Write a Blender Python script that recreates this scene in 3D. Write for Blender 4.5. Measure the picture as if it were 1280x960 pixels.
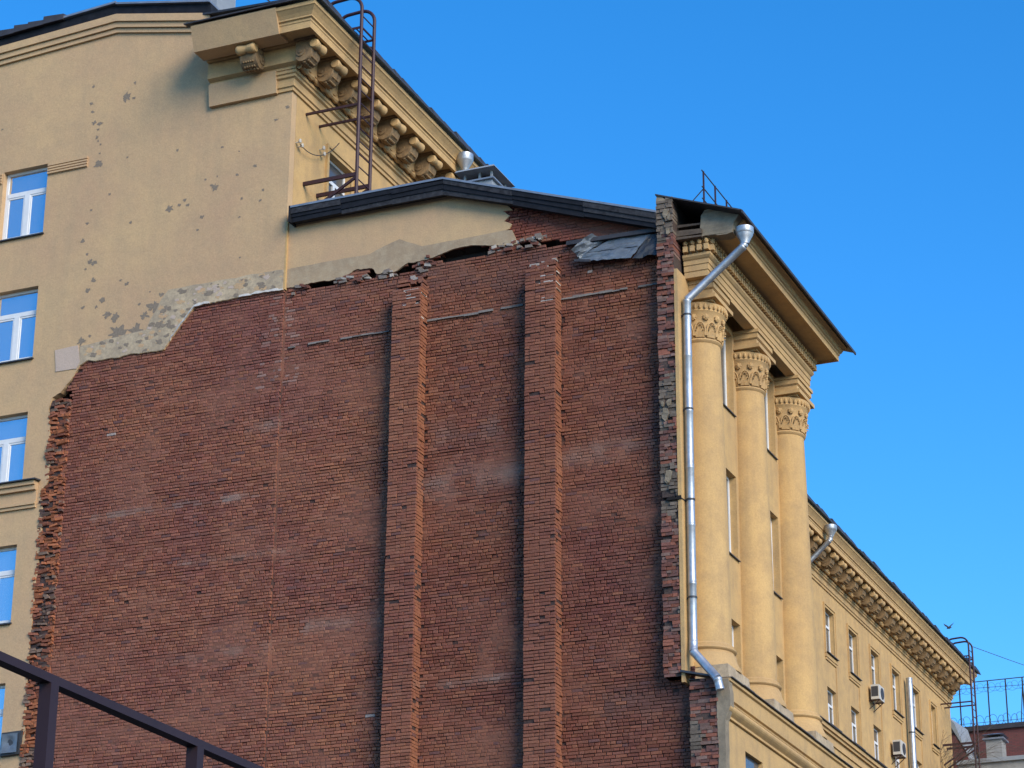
import bpy, math, random
import numpy as np
from mathutils import Vector, Matrix, noise
from mathutils.geometry import tessellate_polygon

for o in list(bpy.data.objects):
    bpy.data.objects.remove(o)
scene = bpy.context.scene
COL = scene.collection
rnd = random.Random(7)

# ------------------------------------------------------------------ camera
cam_d = bpy.data.cameras.new('camera')
cam = bpy.data.objects.new('camera', cam_d)
COL.objects.link(cam)
scene.camera = cam
CAM = Vector((0, -50, 1.6))
Rv = Vector((0.91799472, 0.39654725, 0.00599837))
Uv = Vector((0.14176964, -0.34224267, 0.92885485))
Fv = Vector((-0.37038773, 0.85183346, 0.37039532))
m = Matrix((Rv, Uv, -Fv)).transposed().to_4x4()
m.translation = CAM
cam.matrix_world = m
cam_d.sensor_width = 36
cam_d.lens = 3150 / 1280 * 36
cam_d.clip_end = 3000

# ------------------------------------------------------------------ sky, sun, exposure
SUN_AZ = math.radians(124)      # clockwise from +Y
SUN_EL = math.radians(27)
w = bpy.data.worlds.new('World')
scene.world = w
w.use_nodes = True
nt = w.node_tree
bg = nt.nodes['Background']
sky = nt.nodes.new('ShaderNodeTexSky')
sky.sky_type = 'NISHITA'
sky.sun_disc = False
sky.sun_elevation = SUN_EL
sky.sun_rotation = SUN_AZ
sky.air_density = 0.84
sky.dust_density = 0.0
sky.ozone_density = 4.0
hs = nt.nodes.new('ShaderNodeHueSaturation')
hs.inputs['Saturation'].default_value = 1.28
nt.links.new(sky.outputs[0], hs.inputs['Color'])
nt.links.new(hs.outputs[0], bg.inputs[0])
bg.inputs[1].default_value = 0.15
sl = bpy.data.lights.new('sun', 'SUN')
sl.energy = 2.3
sl.angle = math.radians(34)
sl.color = (1.0, 0.86, 0.66)
so = bpy.data.objects.new('sun', sl)
COL.objects.link(so)
to_sun = Vector((math.sin(SUN_AZ) * math.cos(SUN_EL), math.cos(SUN_AZ) * math.cos(SUN_EL), math.sin(SUN_EL)))
so.rotation_euler = to_sun.to_track_quat('Z', 'Y').to_euler()
so.location = (60, -60, 60)
scene.view_settings.view_transform = 'Standard'
scene.view_settings.look = 'None'
scene.view_settings.exposure = 0.9
scene.view_settings.gamma = 1.0


# ------------------------------------------------------------------ materials
def new_mat(name):
    M = bpy.data.materials.new(name)
    M.use_nodes = True
    t = M.node_tree
    return M, t, t.nodes['Principled BSDF']


def nnoise(t, scale, detail=5, rough=0.6, vec=None):
    n = t.nodes.new('ShaderNodeTexNoise')
    n.inputs['Scale'].default_value = scale
    n.inputs['Detail'].default_value = detail
    n.inputs['Roughness'].default_value = rough
    if vec is not None:
        t.links.new(vec, n.inputs['Vector'])
    return n


def ramp(t, src, a, b, ca=(0, 0, 0, 1), cb=(1, 1, 1, 1)):
    r = t.nodes.new('ShaderNodeValToRGB')
    r.color_ramp.elements[0].position = a
    r.color_ramp.elements[1].position = b
    r.color_ramp.elements[0].color = ca
    r.color_ramp.elements[1].color = cb
    t.links.new(src, r.inputs[0])
    return r


def mixc(t, fac, a, b, mode='MIX'):
    x = t.nodes.new('ShaderNodeMix')
    x.data_type = 'RGBA'
    x.blend_type = mode
    for sock, v in ((x.inputs[0], fac), (x.inputs[6], a), (x.inputs[7], b)):
        if hasattr(v, 'default_value') or hasattr(v, 'is_linked'):
            t.links.new(v, sock)
        elif isinstance(v, (int, float)):
            sock.default_value = v
        else:
            sock.default_value = (*v, 1)
    return x.outputs[2]


def wpos(t, sx=1, sy=1, sz=1):
    g = t.nodes.new('ShaderNodeNewGeometry')
    mp = t.nodes.new('ShaderNodeMapping')
    mp.inputs['Scale'].default_value = (sx, sy, sz)
    t.links.new(g.outputs['Position'], mp.inputs['Vector'])
    return mp.outputs[0]


def bump(t, b, src, dist, strength=1.0, prev=None):
    n = t.nodes.new('ShaderNodeBump')
    n.inputs['Distance'].default_value = dist
    n.inputs['Strength'].default_value = strength
    t.links.new(src, n.inputs['Height'])
    if prev is not None:
        t.links.new(prev.outputs[0], n.inputs['Normal'])
    t.links.new(n.outputs[0], b.inputs['Normal'])
    return n


def plaster(name, base, tone, dirt, dirt_amt=0.35, streak=0.25, sc=1.0):
    M, t, b = new_mat(name)
    p = wpos(t)
    big = ramp(t, nnoise(t, 0.35 * sc, 4, 0.6, p).outputs[0], 0.35, 0.68)
    mid = ramp(t, nnoise(t, 2.2 * sc, 5, 0.65, p).outputs[0], 0.42, 0.72)
    st = ramp(t, nnoise(t, 1.6, 4, 0.6, wpos(t, 1.6, 1.6, 0.12)).outputs[0], 0.48, 0.78)
    fine = nnoise(t, 26, 4, 0.7, p)
    c = mixc(t, big.outputs[0], base, tone)
    a = t.nodes.new('ShaderNodeMath'); a.operation = 'MULTIPLY'; a.inputs[1].default_value = dirt_amt
    t.links.new(mid.outputs[0], a.inputs[0])
    c = mixc(t, a.outputs[0], c, dirt)
    a2 = t.nodes.new('ShaderNodeMath'); a2.operation = 'MULTIPLY'; a2.inputs[1].default_value = streak
    t.links.new(st.outputs[0], a2.inputs[0])
    c = mixc(t, a2.outputs[0], c, dirt)
    fr = ramp(t, fine.outputs[0], 0.25, 0.75, (0.86, 0.86, 0.86, 1), (1.1, 1.1, 1.1, 1))
    c = mixc(t, 1.0, c, fr.outputs[0], 'MULTIPLY')
    t.links.new(c, b.inputs['Base Color'])
    b.inputs['Roughness'].default_value = 0.9
    b.inputs['Specular IOR Level'].default_value = 0.2
    h = nnoise(t, 5, 6, 0.65, p)
    n1 = bump(t, b, h.outputs[0], 0.02, 0.5)
    bump(t, b, fine.outputs[0], 0.004, 0.5, n1)
    return M


def simple(name, col, rough=0.7, metal=0.0, var=0.3, scale=6, bumpd=0.003, dark=None, spec=0.4):
    M, t, b = new_mat(name)
    p = wpos(t)
    n = nnoise(t, scale, 6, 0.65, p)
    d = dark or tuple(v * (1 - var) for v in col)
    r = ramp(t, n.outputs[0], 0.35, 0.7)
    t.links.new(mixc(t, r.outputs[0], col, d), b.inputs['Base Color'])
    b.inputs['Roughness'].default_value = rough
    b.inputs['Metallic'].default_value = metal
    b.inputs['Specular IOR Level'].default_value = spec
    if bumpd:
        bump(t, b, n.outputs[0], bumpd, 0.6)
    return M


def attr_mat(name, rough=0.92, lo=0.72, hi=1.25, bs=22, bd=0.006):
    M, t, b = new_mat(name)
    at = t.nodes.new('ShaderNodeAttribute')
    at.attribute_name = 'Col'
    p = wpos(t)
    n = nnoise(t, bs, 5, 0.7, p)
    r = ramp(t, n.outputs[0], 0.28, 0.72, (lo, lo, lo, 1), (hi, hi, hi, 1))
    c = mixc(t, 1.0, at.outputs[0], r.outputs[0], 'MULTIPLY')
    t.links.new(c, b.inputs['Base Color'])
    b.inputs['Roughness'].default_value = rough
    b.inputs['Specular IOR Level'].default_value = 0.15
    bump(t, b, n.outputs[0], bd, 0.8)
    return M


MAT = {}
MAT['facade'] = plaster('yellow_plaster', (0.57, 0.375, 0.165), (0.50, 0.325, 0.145), (0.33, 0.225, 0.125), 0.55, 0.55)
MAT['trim'] = plaster('yellow_trim', (0.56, 0.37, 0.17), (0.48, 0.315, 0.15), (0.32, 0.215, 0.12), 0.45, 0.35)
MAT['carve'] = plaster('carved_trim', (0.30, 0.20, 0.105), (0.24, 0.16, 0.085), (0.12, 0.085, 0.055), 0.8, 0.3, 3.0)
MAT['gable'] = plaster('gable_plaster', (0.56, 0.38, 0.205), (0.49, 0.32, 0.19), (0.40, 0.295, 0.18), 0.42, 0.4)
MAT['cement'] = plaster('grey_cement', (0.39, 0.285, 0.18), (0.29, 0.22, 0.15), (0.47, 0.38, 0.26), 0.6, 0.3, 2.5)
MAT['cement_pale'] = plaster('pale_peeling_render', (0.56, 0.44, 0.29), (0.36, 0.285, 0.2), (0.26, 0.21, 0.155), 0.8, 0.4, 3.5)
MAT['lip'] = plaster('whitewash', (0.62, 0.60, 0.57), (0.50, 0.47, 0.42), (0.36, 0.32, 0.27), 0.5, 0.3, 3)
MAT['pink'] = plaster('pinkish_render', (0.52, 0.40, 0.32), (0.48, 0.38, 0.31), (0.4, 0.32, 0.26), 0.3, 0.1)
MAT['concrete'] = plaster('broken_concrete', (0.30, 0.25, 0.18), (0.21, 0.175, 0.13), (0.14, 0.12, 0.09), 0.6, 0.3, 2.5)
MAT['spot'] = simple('bare_render_spots', (0.25, 0.20, 0.15), 0.95, 0, 0.3, 20)
MAT['brick'] = attr_mat('brick')
MAT['mortar'] = attr_mat('mortar', 0.95, 0.7, 1.25, 30, 0.008)
MAT['roof'] = simple('dark_roof_sheet', (0.050, 0.048, 0.055), 0.6, 0.0, 0.45, 3)
MAT['fascia'] = simple('charcoal_fascia_board', (0.018, 0.020, 0.027), 0.7, 0.0, 0.5, 5, 0.004, None, 0.15)
MAT['fascia_worn'] = simple('worn_fascia_board', (0.05, 0.052, 0.06), 0.75, 0.0, 0.6, 9, 0.004, (0.018, 0.018, 0.022), 0.15)
MAT['drip'] = simple('pale_drip_edge', (0.24, 0.28, 0.34), 0.45, 0.3, 0.3, 3)
MAT['tin'] = simple('weathered_tin', (0.17, 0.20, 0.235), 0.5, 0.25, 0.45, 2.5)
MAT['tin_dark'] = simple('dark_tin', (0.055, 0.062, 0.075), 0.55, 0.2, 0.4, 3)
MAT['zinc'] = simple('zinc_pipe', (0.50, 0.53, 0.57), 0.46, 0.75, 0.35, 5, 0.004)
MAT['rust'] = simple('rusty_paint', (0.055, 0.022, 0.024), 0.6, 0.1, 0.5, 8)
MAT['ladder'] = simple('brown_ladder_paint', (0.050, 0.020, 0.026), 0.55, 0.0, 0.35, 8)
MAT['rail'] = simple('dark_brown_paint', (0.030, 0.015, 0.019), 0.55, 0.0, 0.2, 3, 0.0008, None, 0.25)
MAT['white'] = simple('white_window_paint', (0.72, 0.74, 0.76), 0.5, 0, 0.1, 4)
MAT['void'] = simple('dark_void', (0.016, 0.014, 0.014), 0.95, 0, 0.3, 4)
MAT['wood'] = simple('old_timber', (0.11, 0.085, 0.065), 0.9, 0, 0.5, 9)
MAT['grey'] = simple('grey_painted_metal', (0.30, 0.33, 0.36), 0.6, 0.1, 0.2, 2)
MAT['greywall'] = simple('grey_render', (0.30, 0.30, 0.29), 0.9, 0, 0.3, 2)
MAT['ac'] = simple('air_conditioner_case', (0.55, 0.52, 0.46), 0.5, 0, 0.15, 3)
MAT['acdark'] = simple('fan_grille', (0.05, 0.05, 0.055), 0.6, 0, 0.3, 6)
MAT['wire'] = simple('black_wire', (0.04, 0.035, 0.035), 0.6, 0, 0.2, 4, 0)
MAT['asphalt'] = simple('asphalt', (0.05, 0.05, 0.052), 0.9, 0, 0.3, 1.5)
MAT['bird'] = simple('bird_plumage', (0.05, 0.055, 0.065), 0.8, 0, 0.3, 20, 0)


def glass(name, col, metal, rough):
    M, t, b = new_mat(name)
    b.inputs['Base Color'].default_value = (*col, 1)
    b.inputs['Metallic'].default_value = metal
    b.inputs['Roughness'].default_value = rough
    n = nnoise(t, 1.3, 2, 0.5, wpos(t))
    bump(t, b, n.outputs[0], 0.004, 0.3)
    return M


MAT['glass'] = glass('sky_reflecting_glass', (0.72, 0.76, 0.80), 0.9, 0.03)
MAT['glass_dim'] = glass('dim_glass', (0.10, 0.105, 0.11), 0.15, 0.12)


# far brick: too far for single bricks
def far_brick():
    M, t, b = new_mat('far_brick')
    g = t.nodes.new('ShaderNodeNewGeometry')
    sp = t.nodes.new('ShaderNodeSeparateXYZ'); cb = t.nodes.new('ShaderNodeCombineXYZ')
    t.links.new(g.outputs['Position'], sp.inputs[0])
    ad = t.nodes.new('ShaderNodeMath'); ad.operation = 'ADD'
    t.links.new(sp.outputs[0], ad.inputs[0]); t.links.new(sp.outputs[1], ad.inputs[1])
    t.links.new(ad.outputs[0], cb.inputs[0]); t.links.new(sp.outputs[2], cb.inputs[1])
    br = t.nodes.new('ShaderNodeTexBrick')
    t.links.new(cb.outputs[0], br.inputs['Vector'])
    br.inputs['Scale'].default_value = 1.0
    br.inputs['Brick Width'].default_value = 0.26
    br.inputs['Row Height'].default_value = 0.078
    br.inputs['Mortar Size'].default_value = 0.008
    br.inputs['Color1'].default_value = (0.17, 0.05, 0.045, 1)
    br.inputs['Color2'].default_value = (0.12, 0.042, 0.04, 1)
    br.inputs['Mortar'].default_value = (0.07, 0.045, 0.042, 1)
    t.links.new(br.outputs[0], b.inputs['Base Color'])
    b.inputs['Roughness'].default_value = 0.95
    return M


MAT['farbrick'] = far_brick()


# ------------------------------------------------------------------ mesh helpers
class MB:
    def __init__(s):
        s.v, s.f, s.c = [], [], []

    def add(s, vs, fs, col=None):
        n = len(s.v)
        s.v += [tuple(p) for p in vs]
        s.f += [tuple(i + n for i in q) for q in fs]
        s.c += [col or (1, 1, 1)] * len(fs)

    def box(s, x0, x1, y0, y1, z0, z1, col=None):
        vs = [(x0, y0, z0), (x1, y0, z0), (x1, y1, z0), (x0, y1, z0), (x0, y0, z1), (x1, y0, z1), (x1, y1, z1), (x0, y1, z1)]
        s.add(vs, [(0, 3, 2, 1), (4, 5, 6, 7), (0, 1, 5, 4), (1, 2, 6, 5), (2, 3, 7, 6), (3, 0, 4, 7)], col)

    def hexa(s, p, col=None):
        s.add(p, [(0, 3, 2, 1), (4, 5, 6, 7), (0, 1, 5, 4), (1, 2, 6, 5), (2, 3, 7, 6), (3, 0, 4, 7)], col)

    def tube(s, pts, r, n=8, col=None, cap=True, rs=None):
        pts = [Vector(p) for p in pts]
        rings = []
        up = None
        for i, p in enumerate(pts):
            d = (pts[min(i + 1, len(pts) - 1)] - pts[max(i - 1, 0)])
            if d.length < 1e-9:
                d = Vector((0, 0, 1))
            d.normalize()
            if up is None:
                up = Vector((0, 0, 1)) if abs(d.z) < 0.9 else Vector((0, 1, 0))
            a = d.cross(up).normalized()
            b_ = a.cross(d).normalized()
            up = b_
            rr = rs[i] if rs else r
            rings.append([p + (a * math.cos(2 * math.pi * (k + .5) / n) + b_ * math.sin(2 * math.pi * (k + .5) / n)) * rr for k in range(n)])
        vs = [q for R_ in rings for q in R_]
        fs = []
        for i in range(len(rings) - 1):
            for k in range(n):
                a, b2 = i * n + k, i * n + (k + 1) % n
                fs.append((a, b2, b2 + n, a + n))
        if cap:
            fs.append(tuple(range(n))[::-1])
            fs.append(tuple((len(rings) - 1) * n + k for k in range(n)))
        s.add(vs, fs, col)

    def bar(s, a, b, w=0.05, h=None, col=None):
        """square bar between two points"""
        h = h or w
        a, b = Vector(a), Vector(b)
        d = (b - a).normalized()
        up = Vector((0, 0, 1)) if abs(d.z) < 0.95 else Vector((0, 1, 0))
        sx = d.cross(up).normalized() * (w / 2)
        sy = sx.cross(d).normalized() * (h / 2)
        s.hexa([a - sx - sy, a + sx - sy, b + sx - sy, b - sx - sy, a - sx + sy, a + sx + sy, b + sx + sy, b - sx + sy], col)

    def lathe(s, prof, c, n=32, a0=0.0, a1=2 * math.pi, col=None):
        full = abs(a1 - a0 - 2 * math.pi) < 1e-6
        k = n if full else n + 1
        vs = []
        for r, z in prof:
            for i in range(k):
                a = a0 + (a1 - a0) * i / n
                vs.append((c[0] + r * math.cos(a), c[1] + r * math.sin(a), c[2] + z))
        fs = []
        for j in range(len(prof) - 1):
            for i in range(n):
                i2 = (i + 1) % k
                fs.append((j * k + i, j * k + i2, (j + 1) * k + i2, (j + 1) * k + i))
        s.add(vs, fs, col)

    def sweep(s, rings, closed=False, caps=True, col=None):
        k = len(rings[0])
        vs = [p for r in rings for p in r]
        fs = []
        for j in range(len(rings) - 1):
            for i in range(k if closed else k - 1):
                i2 = (i + 1) % k
                fs.append((j * k + i, j * k + i2, (j + 1) * k + i2, (j + 1) * k + i))
        if caps:
            fs.append(tuple(range(k))[::-1])
            fs.append(tuple((len(rings) - 1) * k + i for i in range(k)))
        s.add(vs, fs, col)

    def ball(s, c, rx, ry=None, rz=None, n=8, m_=6, col=None):
        ry = ry or rx; rz = rz or rx
        vs, fs = [], []
        for j in range(m_ + 1):
            t = math.pi * j / m_
            for i in range(n):
                a = 2 * math.pi * i / n
                vs.append((c[0] + rx * math.sin(t) * math.cos(a), c[1] + ry * math.sin(t) * math.sin(a), c[2] + rz * math.cos(t)))
        for j in range(m_):
            for i in range(n):
                i2 = (i + 1) % n
                fs.append((j * n + i, (j + 1) * n + i, (j + 1) * n + i2, j * n + i2))
        s.add(vs, fs, col)

    def slab(s, loops, f, d, col=None):
        """polygon with holes: loops of 2D points, f(u, v) -> front point, d = vector to the back"""
        d = Vector(d)
        L3 = [[Vector((u, v, 0)) for u, v in L] for L in loops]
        flat = [p for L in L3 for p in L]
        tris = tessellate_polygon(L3)
        vs = [Vector(f(p.x, p.y)) for p in flat]
        n = len(vs)
        fs = [tuple(t) for t in tris]
        # make front faces look away from d
        if fs:
            a, b_, c = (vs[i] for i in fs[0])
            if (b_ - a).cross(c - a).dot(d) > 0:
                fs = [q[::-1] for q in fs]
        vs2 = vs + [p + d for p in vs]
        k = 0
        for L in L3:
            for i in range(len(L)):
                j = (i + 1) % len(L)
                fs.append((k + i, k + j, n + k + j, n + k + i))
            k += len(L)
        s.add(vs2, fs, col)

    def build(s, name, mat, parent=None, smooth=False, color=False, fix=True):
        me = bpy.data.meshes.new(name)
        me.from_pydata(s.v, [], s.f)
        if color:
            at = me.color_attributes.new('Col', 'FLOAT_COLOR', 'CORNER')
            cnt = np.array([len(q) for q in s.f])
            c = np.ones((len(s.f), 4), np.float32)
            c[:, :3] = np.array(s.c, np.float32)
            at.data.foreach_set('color', np.repeat(c, cnt, axis=0).ravel())
        me.materials.append(mat)
        if fix:
            import bmesh
            bm = bmesh.new(); bm.from_mesh(me)
            bmesh.ops.recalc_face_normals(bm, faces=bm.faces)
            bm.to_mesh(me); bm.free()
        if smooth:
            me.polygons.foreach_set('use_smooth', [True] * len(me.polygons))
            if hasattr(me, 'set_sharp_from_angle'):
                me.set_sharp_from_angle(angle=math.radians(38))
        o = bpy.data.objects.new(name, me)
        COL.objects.link(o)
        if parent:
            o.parent = parent
            o.matrix_parent_inverse = parent.matrix_basis.inverted()
        return o


def thing(name, label, cat, loc, group=None):
    o = bpy.data.objects.new(name, None)
    o.location = loc
    o.empty_display_size = 0.3
    COL.objects.link(o)
    o['label'] = label
    o['category'] = cat
    if group:
        o['group'] = group
    return o


def tag(o, label, cat, group=None):
    o['label'] = label; o['category'] = cat
    if group:
        o['group'] = group
    return o


def copy_part(o, parent, dx=0.0, dy=0.0, dz=0.0, child_parent=None):
    c = o.copy()
    COL.objects.link(c)
    c.parent = parent
    c.matrix_parent_inverse = o.matrix_parent_inverse.copy()
    c.location = (o.location[0] + dx, o.location[1] + dy, o.location[2] + dz)
    return c


def jag(pts, amp, step, seed, keep=True):
    """roughen a polyline of 2D points"""
    out = []
    for i in range(len(pts) - 1):
        a, b = Vector(pts[i]), Vector(pts[i + 1])
        n = max(1, int((b - a).length / step))
        for k in range(n):
            p = a.lerp(b, k / n)
            if k or (i and not keep):
                p = p + Vector((noise.noise((p.x * 3, p.y * 3, seed)), noise.noise((p.x * 3, p.y * 3, seed + 9)))) * amp \
                    + Vector((noise.noise((p.x * 13, p.y * 13, seed)), noise.noise((p.x * 13, p.y * 13, seed + 9)))) * amp * .6
            out.append((p.x, p.y))
    out.append(tuple(pts[-1]))
    return out


def inside(poly, x, z):
    r = False
    j = len(poly) - 1
    for i in range(len(poly)):
        xi, zi = poly[i]; xj, zj = poly[j]
        if (zi > z) != (zj > z) and x < (xj - xi) * (z - zi) / (zj - zi) + xi:
            r = not r
        j = i
    return r


# ------------------------------------------------------------------ measured outlines (metres, gable plane)
EDGE_L = [(-34.35, 14.0), (-34.37, 15.34), (-34.44, 16.38), (-34.46, 17.15), (-34.47, 17.93), (-34.48, 18.52), (-34.49, 19.13), (-34.46, 19.64), (-34.44, 20.15), (-34.42, 20.97), (-34.42, 21.81), (-34.52, 22.39), (-34.37, 22.52), (-34.31, 22.64), (-34.33, 23.17), (-34.39, 23.61), (-34.38, 24.04), (-34.48, 24.55), (-34.38, 24.86), (-34.18, 24.98), (-33.89, 25.25), (-33.64, 25.62), (-33.48, 25.71), (-32.93, 25.66), (-32.11, 25.69), (-31.18, 25.65), (-31.02, 25.9), (-30.7, 26.31), (-30.38, 26.69), (-29.94, 26.73), (-29.08, 26.73), (-28.4, 26.75), (-27.87, 26.73)]
CEM_L_UP = [(-27.87, 27.28), (-28.43, 27.3), (-29.06, 27.3), (-30.25, 27.3), (-31.15, 27.3), (-31.39, 26.99), (-31.64, 26.55), (-31.74, 26.3), (-32.74, 26.23), (-33.68, 26.16)]
PINK = [(-34.42, 26.16), (-33.73, 26.19), (-33.64, 25.72), (-33.73, 25.55), (-34.35, 25.56)]
EDGE_R = [(-27.82, 26.81), (-27.33, 26.79), (-26.89, 26.82), (-26.4, 26.8), (-25.9, 26.97), (-25.47, 26.92), (-25.31, 26.76), (-24.88, 26.73), (-24.49, 26.88), (-23.96, 26.89), (-23.54, 27.01), (-23.01, 27.1), (-22.38, 26.99), (-21.61, 26.89)]
CEM_R_UP = [(-21.59, 26.89), (-21.75, 27.28), (-21.92, 27.31), (-23.01, 27.29), (-24.12, 27.28), (-24.73, 27.58), (-25.16, 27.46), (-25.54, 27.32), (-26.68, 27.33), (-27.82, 27.31)]
YEL_R = [(-21.78, 28.06), (-21.88, 27.96), (-21.74, 27.82), (-21.99, 27.81), (-21.82, 27.67), (-21.96, 27.57), (-21.75, 27.43), (-21.82, 27.33)]
CAVS = [[(-23.97, 26.88), (-23.55, 27.04), (-23.13, 27.1), (-22.39, 27.02), (-22.35, 26.77), (-22.81, 26.76), (-23.44, 26.79)],
        [(-25.69, 26.74), (-25.6, 26.95), (-25.37, 26.95), (-25.25, 26.68)],
        [(-27.3, 26.66), (-27.2, 26.9), (-26.5, 26.9), (-26.5, 26.72)],
        [(-34.3, 24.75), (-34.08, 25.05), (-33.86, 24.98), (-33.84, 24.71)],
        [(-24.9, 26.6), (-24.9, 26.8), (-24.3, 26.9), (-24.4, 26.72)],
        [(-21.55, 26.82), (-21.5, 26.95), (-20.2, 26.78), (-20.1, 26.62)]]
SPOTS = [(-33.86, 33.66, 0.048), (-33.89, 33.15, 0.048), (-33.83, 32.89, 0.043), (-33.77, 32.56, 0.069), (-33.58, 32.5, 0.074), (-33.63, 32.33, 0.037), (-33.64, 32.1, 0.048), (-33.6, 31.99, 0.032), (-33.51, 31.87, 0.027), (-33.52, 31.61, 0.027), (-33.53, 31.3, 0.101), (-32.81, 33.11, 0.117), (-32.58, 33.05, 0.048), (-32.58, 33.5, 0.043), (-32.65, 31.33, 0.032), (-31.15, 31.23, 0.037), (-29.81, 31.06, 0.037), (-29.33, 30.18, 0.037), (-30.26, 30.22, 0.032), (-36.67, 32.94, 0.032), (-33.12, 30.34, 0.043), (-33.65, 29.99, 0.032), (-33.74, 29.62, 0.048), (-32.42, 29.41, 0.048), (-31.28, 29.59, 0.09), (-31.0, 29.64, 0.043), (-30.74, 29.59, 0.043), (-30.85, 29.75, 0.048), (-30.41, 28.83, 0.037), (-30.3, 29.18, 0.053), (-33.84, 29.14, 0.059), (-33.68, 28.73, 0.037), (-33.57, 28.5, 0.069), (-33.44, 28.45, 0.074), (-33.69, 28.31, 0.037), (-33.42, 27.96, 0.059), (-33.58, 27.69, 0.074), (-32.6, 27.81, 0.037), (-32.41, 27.69, 0.053), (-33.11, 27.34, 0.08), (-33.28, 27.18, 0.043), (-33.69, 27.22, 0.048), (-32.92, 26.92, 0.106), (-32.68, 26.79, 0.106), (-31.82, 26.71, 0.106), (-31.99, 27.04, 0.037), (-31.36, 27.19, 0.064), (-32.61, 26.34, 0.213), (-32.03, 26.33, 0.16), (-33.64, 26.29, 0.106), (-31.57, 26.9, 0.17), (-33.4, 26.4, 0.048), (-29.14, 27.84, 0.027), (-31.7, 27.34, 0.027), (-29.31, 30.84, 0.028), (-28.83, 30.34, 0.049), (-29.98, 29.96, 0.098), (-29.92, 30.25, 0.028), (-28.56, 29.61, 0.042), (-28.63, 29.33, 0.042), (-29.16, 29.48, 0.035), (-29.21, 28.97, 0.028), (-28.28, 31.53, 0.042), (-27.97, 31.84, 0.056)]

# ------------------------------------------------------------------ ground
g = MB()
g.add([(-1500, -1500, 0), (1500, -1500, 0), (1500, 1500, 0), (-1500, 1500, 0)], [(0, 1, 2, 3)])
gr = g.build('ground', MAT['asphalt'], fix=False)
gr['kind'] = 'structure'

# ================================================================== tall apartment block
XF, YG = -27.85, -0.10            # street facade plane, gable plane
YE = 67.3                         # far end
tall = thing('apartment_building', 'tall yellow plastered apartment block with peeling gable and bracketed cornice', 'building', (-36, 30, 0))

WX0, WX1 = -36.49, -35.10
WTOPS = [31.62, 28.09, 24.59, 21.05, 17.50, 13.97]
holes = [[(WX0, t - 2.02), (WX1, t - 2.02), (WX1, t), (WX0, t)] for t in WTOPS]
edge = jag(EDGE_L, 0.035, 0.07, 3.0, False)
outer = [(-46, 0), (-34.35, 0)] + edge + [(XF, 26.73), (XF, 34.2), (-30.9, 35.12), (-33.2, 35.62), (-37, 35.42), (-46, 34.9)]
b = MB()
b.slab([outer] + holes, lambda u, v: (u, YG, v), (0, 0.25, 0))
b.build('gable_wall', MAT['gable'], tall, fix=False)

# bare spots where the paint has come off
b = MB()
for i, (x, z, r) in enumerate(SPOTS):
    n = 14 if r < .09 else 30
    pts = []
    el = 1.08 + 0.3 * noise.noise((i * 3.3, 0.2, 0))
    for k in range(n):
        a = 2 * math.pi * k / n
        q = r * 1.12 * (0.85 + 0.75 * noise.noise((math.cos(a) * 1.7 + i * 5, math.sin(a) * 1.7, i)) + .55 * noise.noise((math.cos(a) * 4 + i, math.sin(a) * 4, i)))
        pts.append((x + q * math.cos(a) * el, z + q * math.sin(a) / el))
    b.slab([pts], lambda u, v: (u, YG - .004 - .0001 * (i % 9), v), (0, .003, 0))
b.build('bare_plaster_patches', MAT['spot'], tall, fix=False)['kind'] = 'stuff'

# cement band along the broken edge
lowL = [p for p in edge if p[0] > -33.7 and p[1] > 25.5]
lowL = [(x + .0, z + .012) for x, z in lowL]
up = jag(CEM_L_UP, 0.03, 0.15, 8.0)
up = [(x, z) for x, z in up]
b = MB()
b.slab([lowL + up], lambda u, v: (u, YG - .012, v), (0, .011, 0))
b.build('cement_band', MAT['cement_pale'], tall, fix=False)
b = MB()
b.slab([jag(PINK + [PINK[0]], .012, .12, 2.0)[:-1]], lambda u, v: (u, YG - .017, v), (0, .016, 0))
b.build('render_patch', MAT['pink'], tall, fix=False)


# flakes of old paint and bare spots on the cement band, white lip along its torn edge
band = lowL + up
for mt, cnt, sd in (('gable', 55, 1), ('spot', 60, 2), ('pink', 25, 3)):
    fl = MB()
    rf = random.Random(sd)
    while cnt:
        x, z = rf.uniform(-33.6, -27.9), rf.uniform(25.6, 27.35)
        if not inside(band, x, z):
            continue
        cnt -= 1
        r = rf.uniform(.02, .085)
        pts = []
        for k in range(11):
            a = 2 * math.pi * k / 11
            q = r * (.55 + .9 * rf.random())
            pts.append((x + 1.3 * q * math.cos(a), z + .8 * q * math.sin(a)))
        if not all(inside(band, *p_) for p_ in pts):
            continue
        fl.slab([pts], lambda u, v: (u, YG - .0135 - .0012 * sd - .00004 * (cnt % 20), v), (0, .003, 0))
    fl.build('paint_flakes', MAT[mt], tall, fix=False)['kind'] = 'stuff'
fl = MB()
for (xa, za), (xb, zb) in zip(lowL[:-1], lowL[1:]):
    if xa > -31.3 and noise.noise((xa * 1.1, 0, 7)) > -.1:
        h1, h2 = .05 + .05 * noise.noise((xa * 6, 1, 1)), .05 + .05 * noise.noise((xb * 6, 1, 1))
        fl.hexa([(xa, YG - .035, za - .01), (xb, YG - .035, zb - .01), (xb, YG, zb - .01), (xa, YG, za - .01), (xa, YG - .022, za + h1), (xb, YG - .022, zb + h2), (xb, YG, zb + h2), (xa, YG, za + h1)])
fl.build('whitewashed_lip', MAT['lip'], tall)['kind'] = 'stuff'


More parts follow.
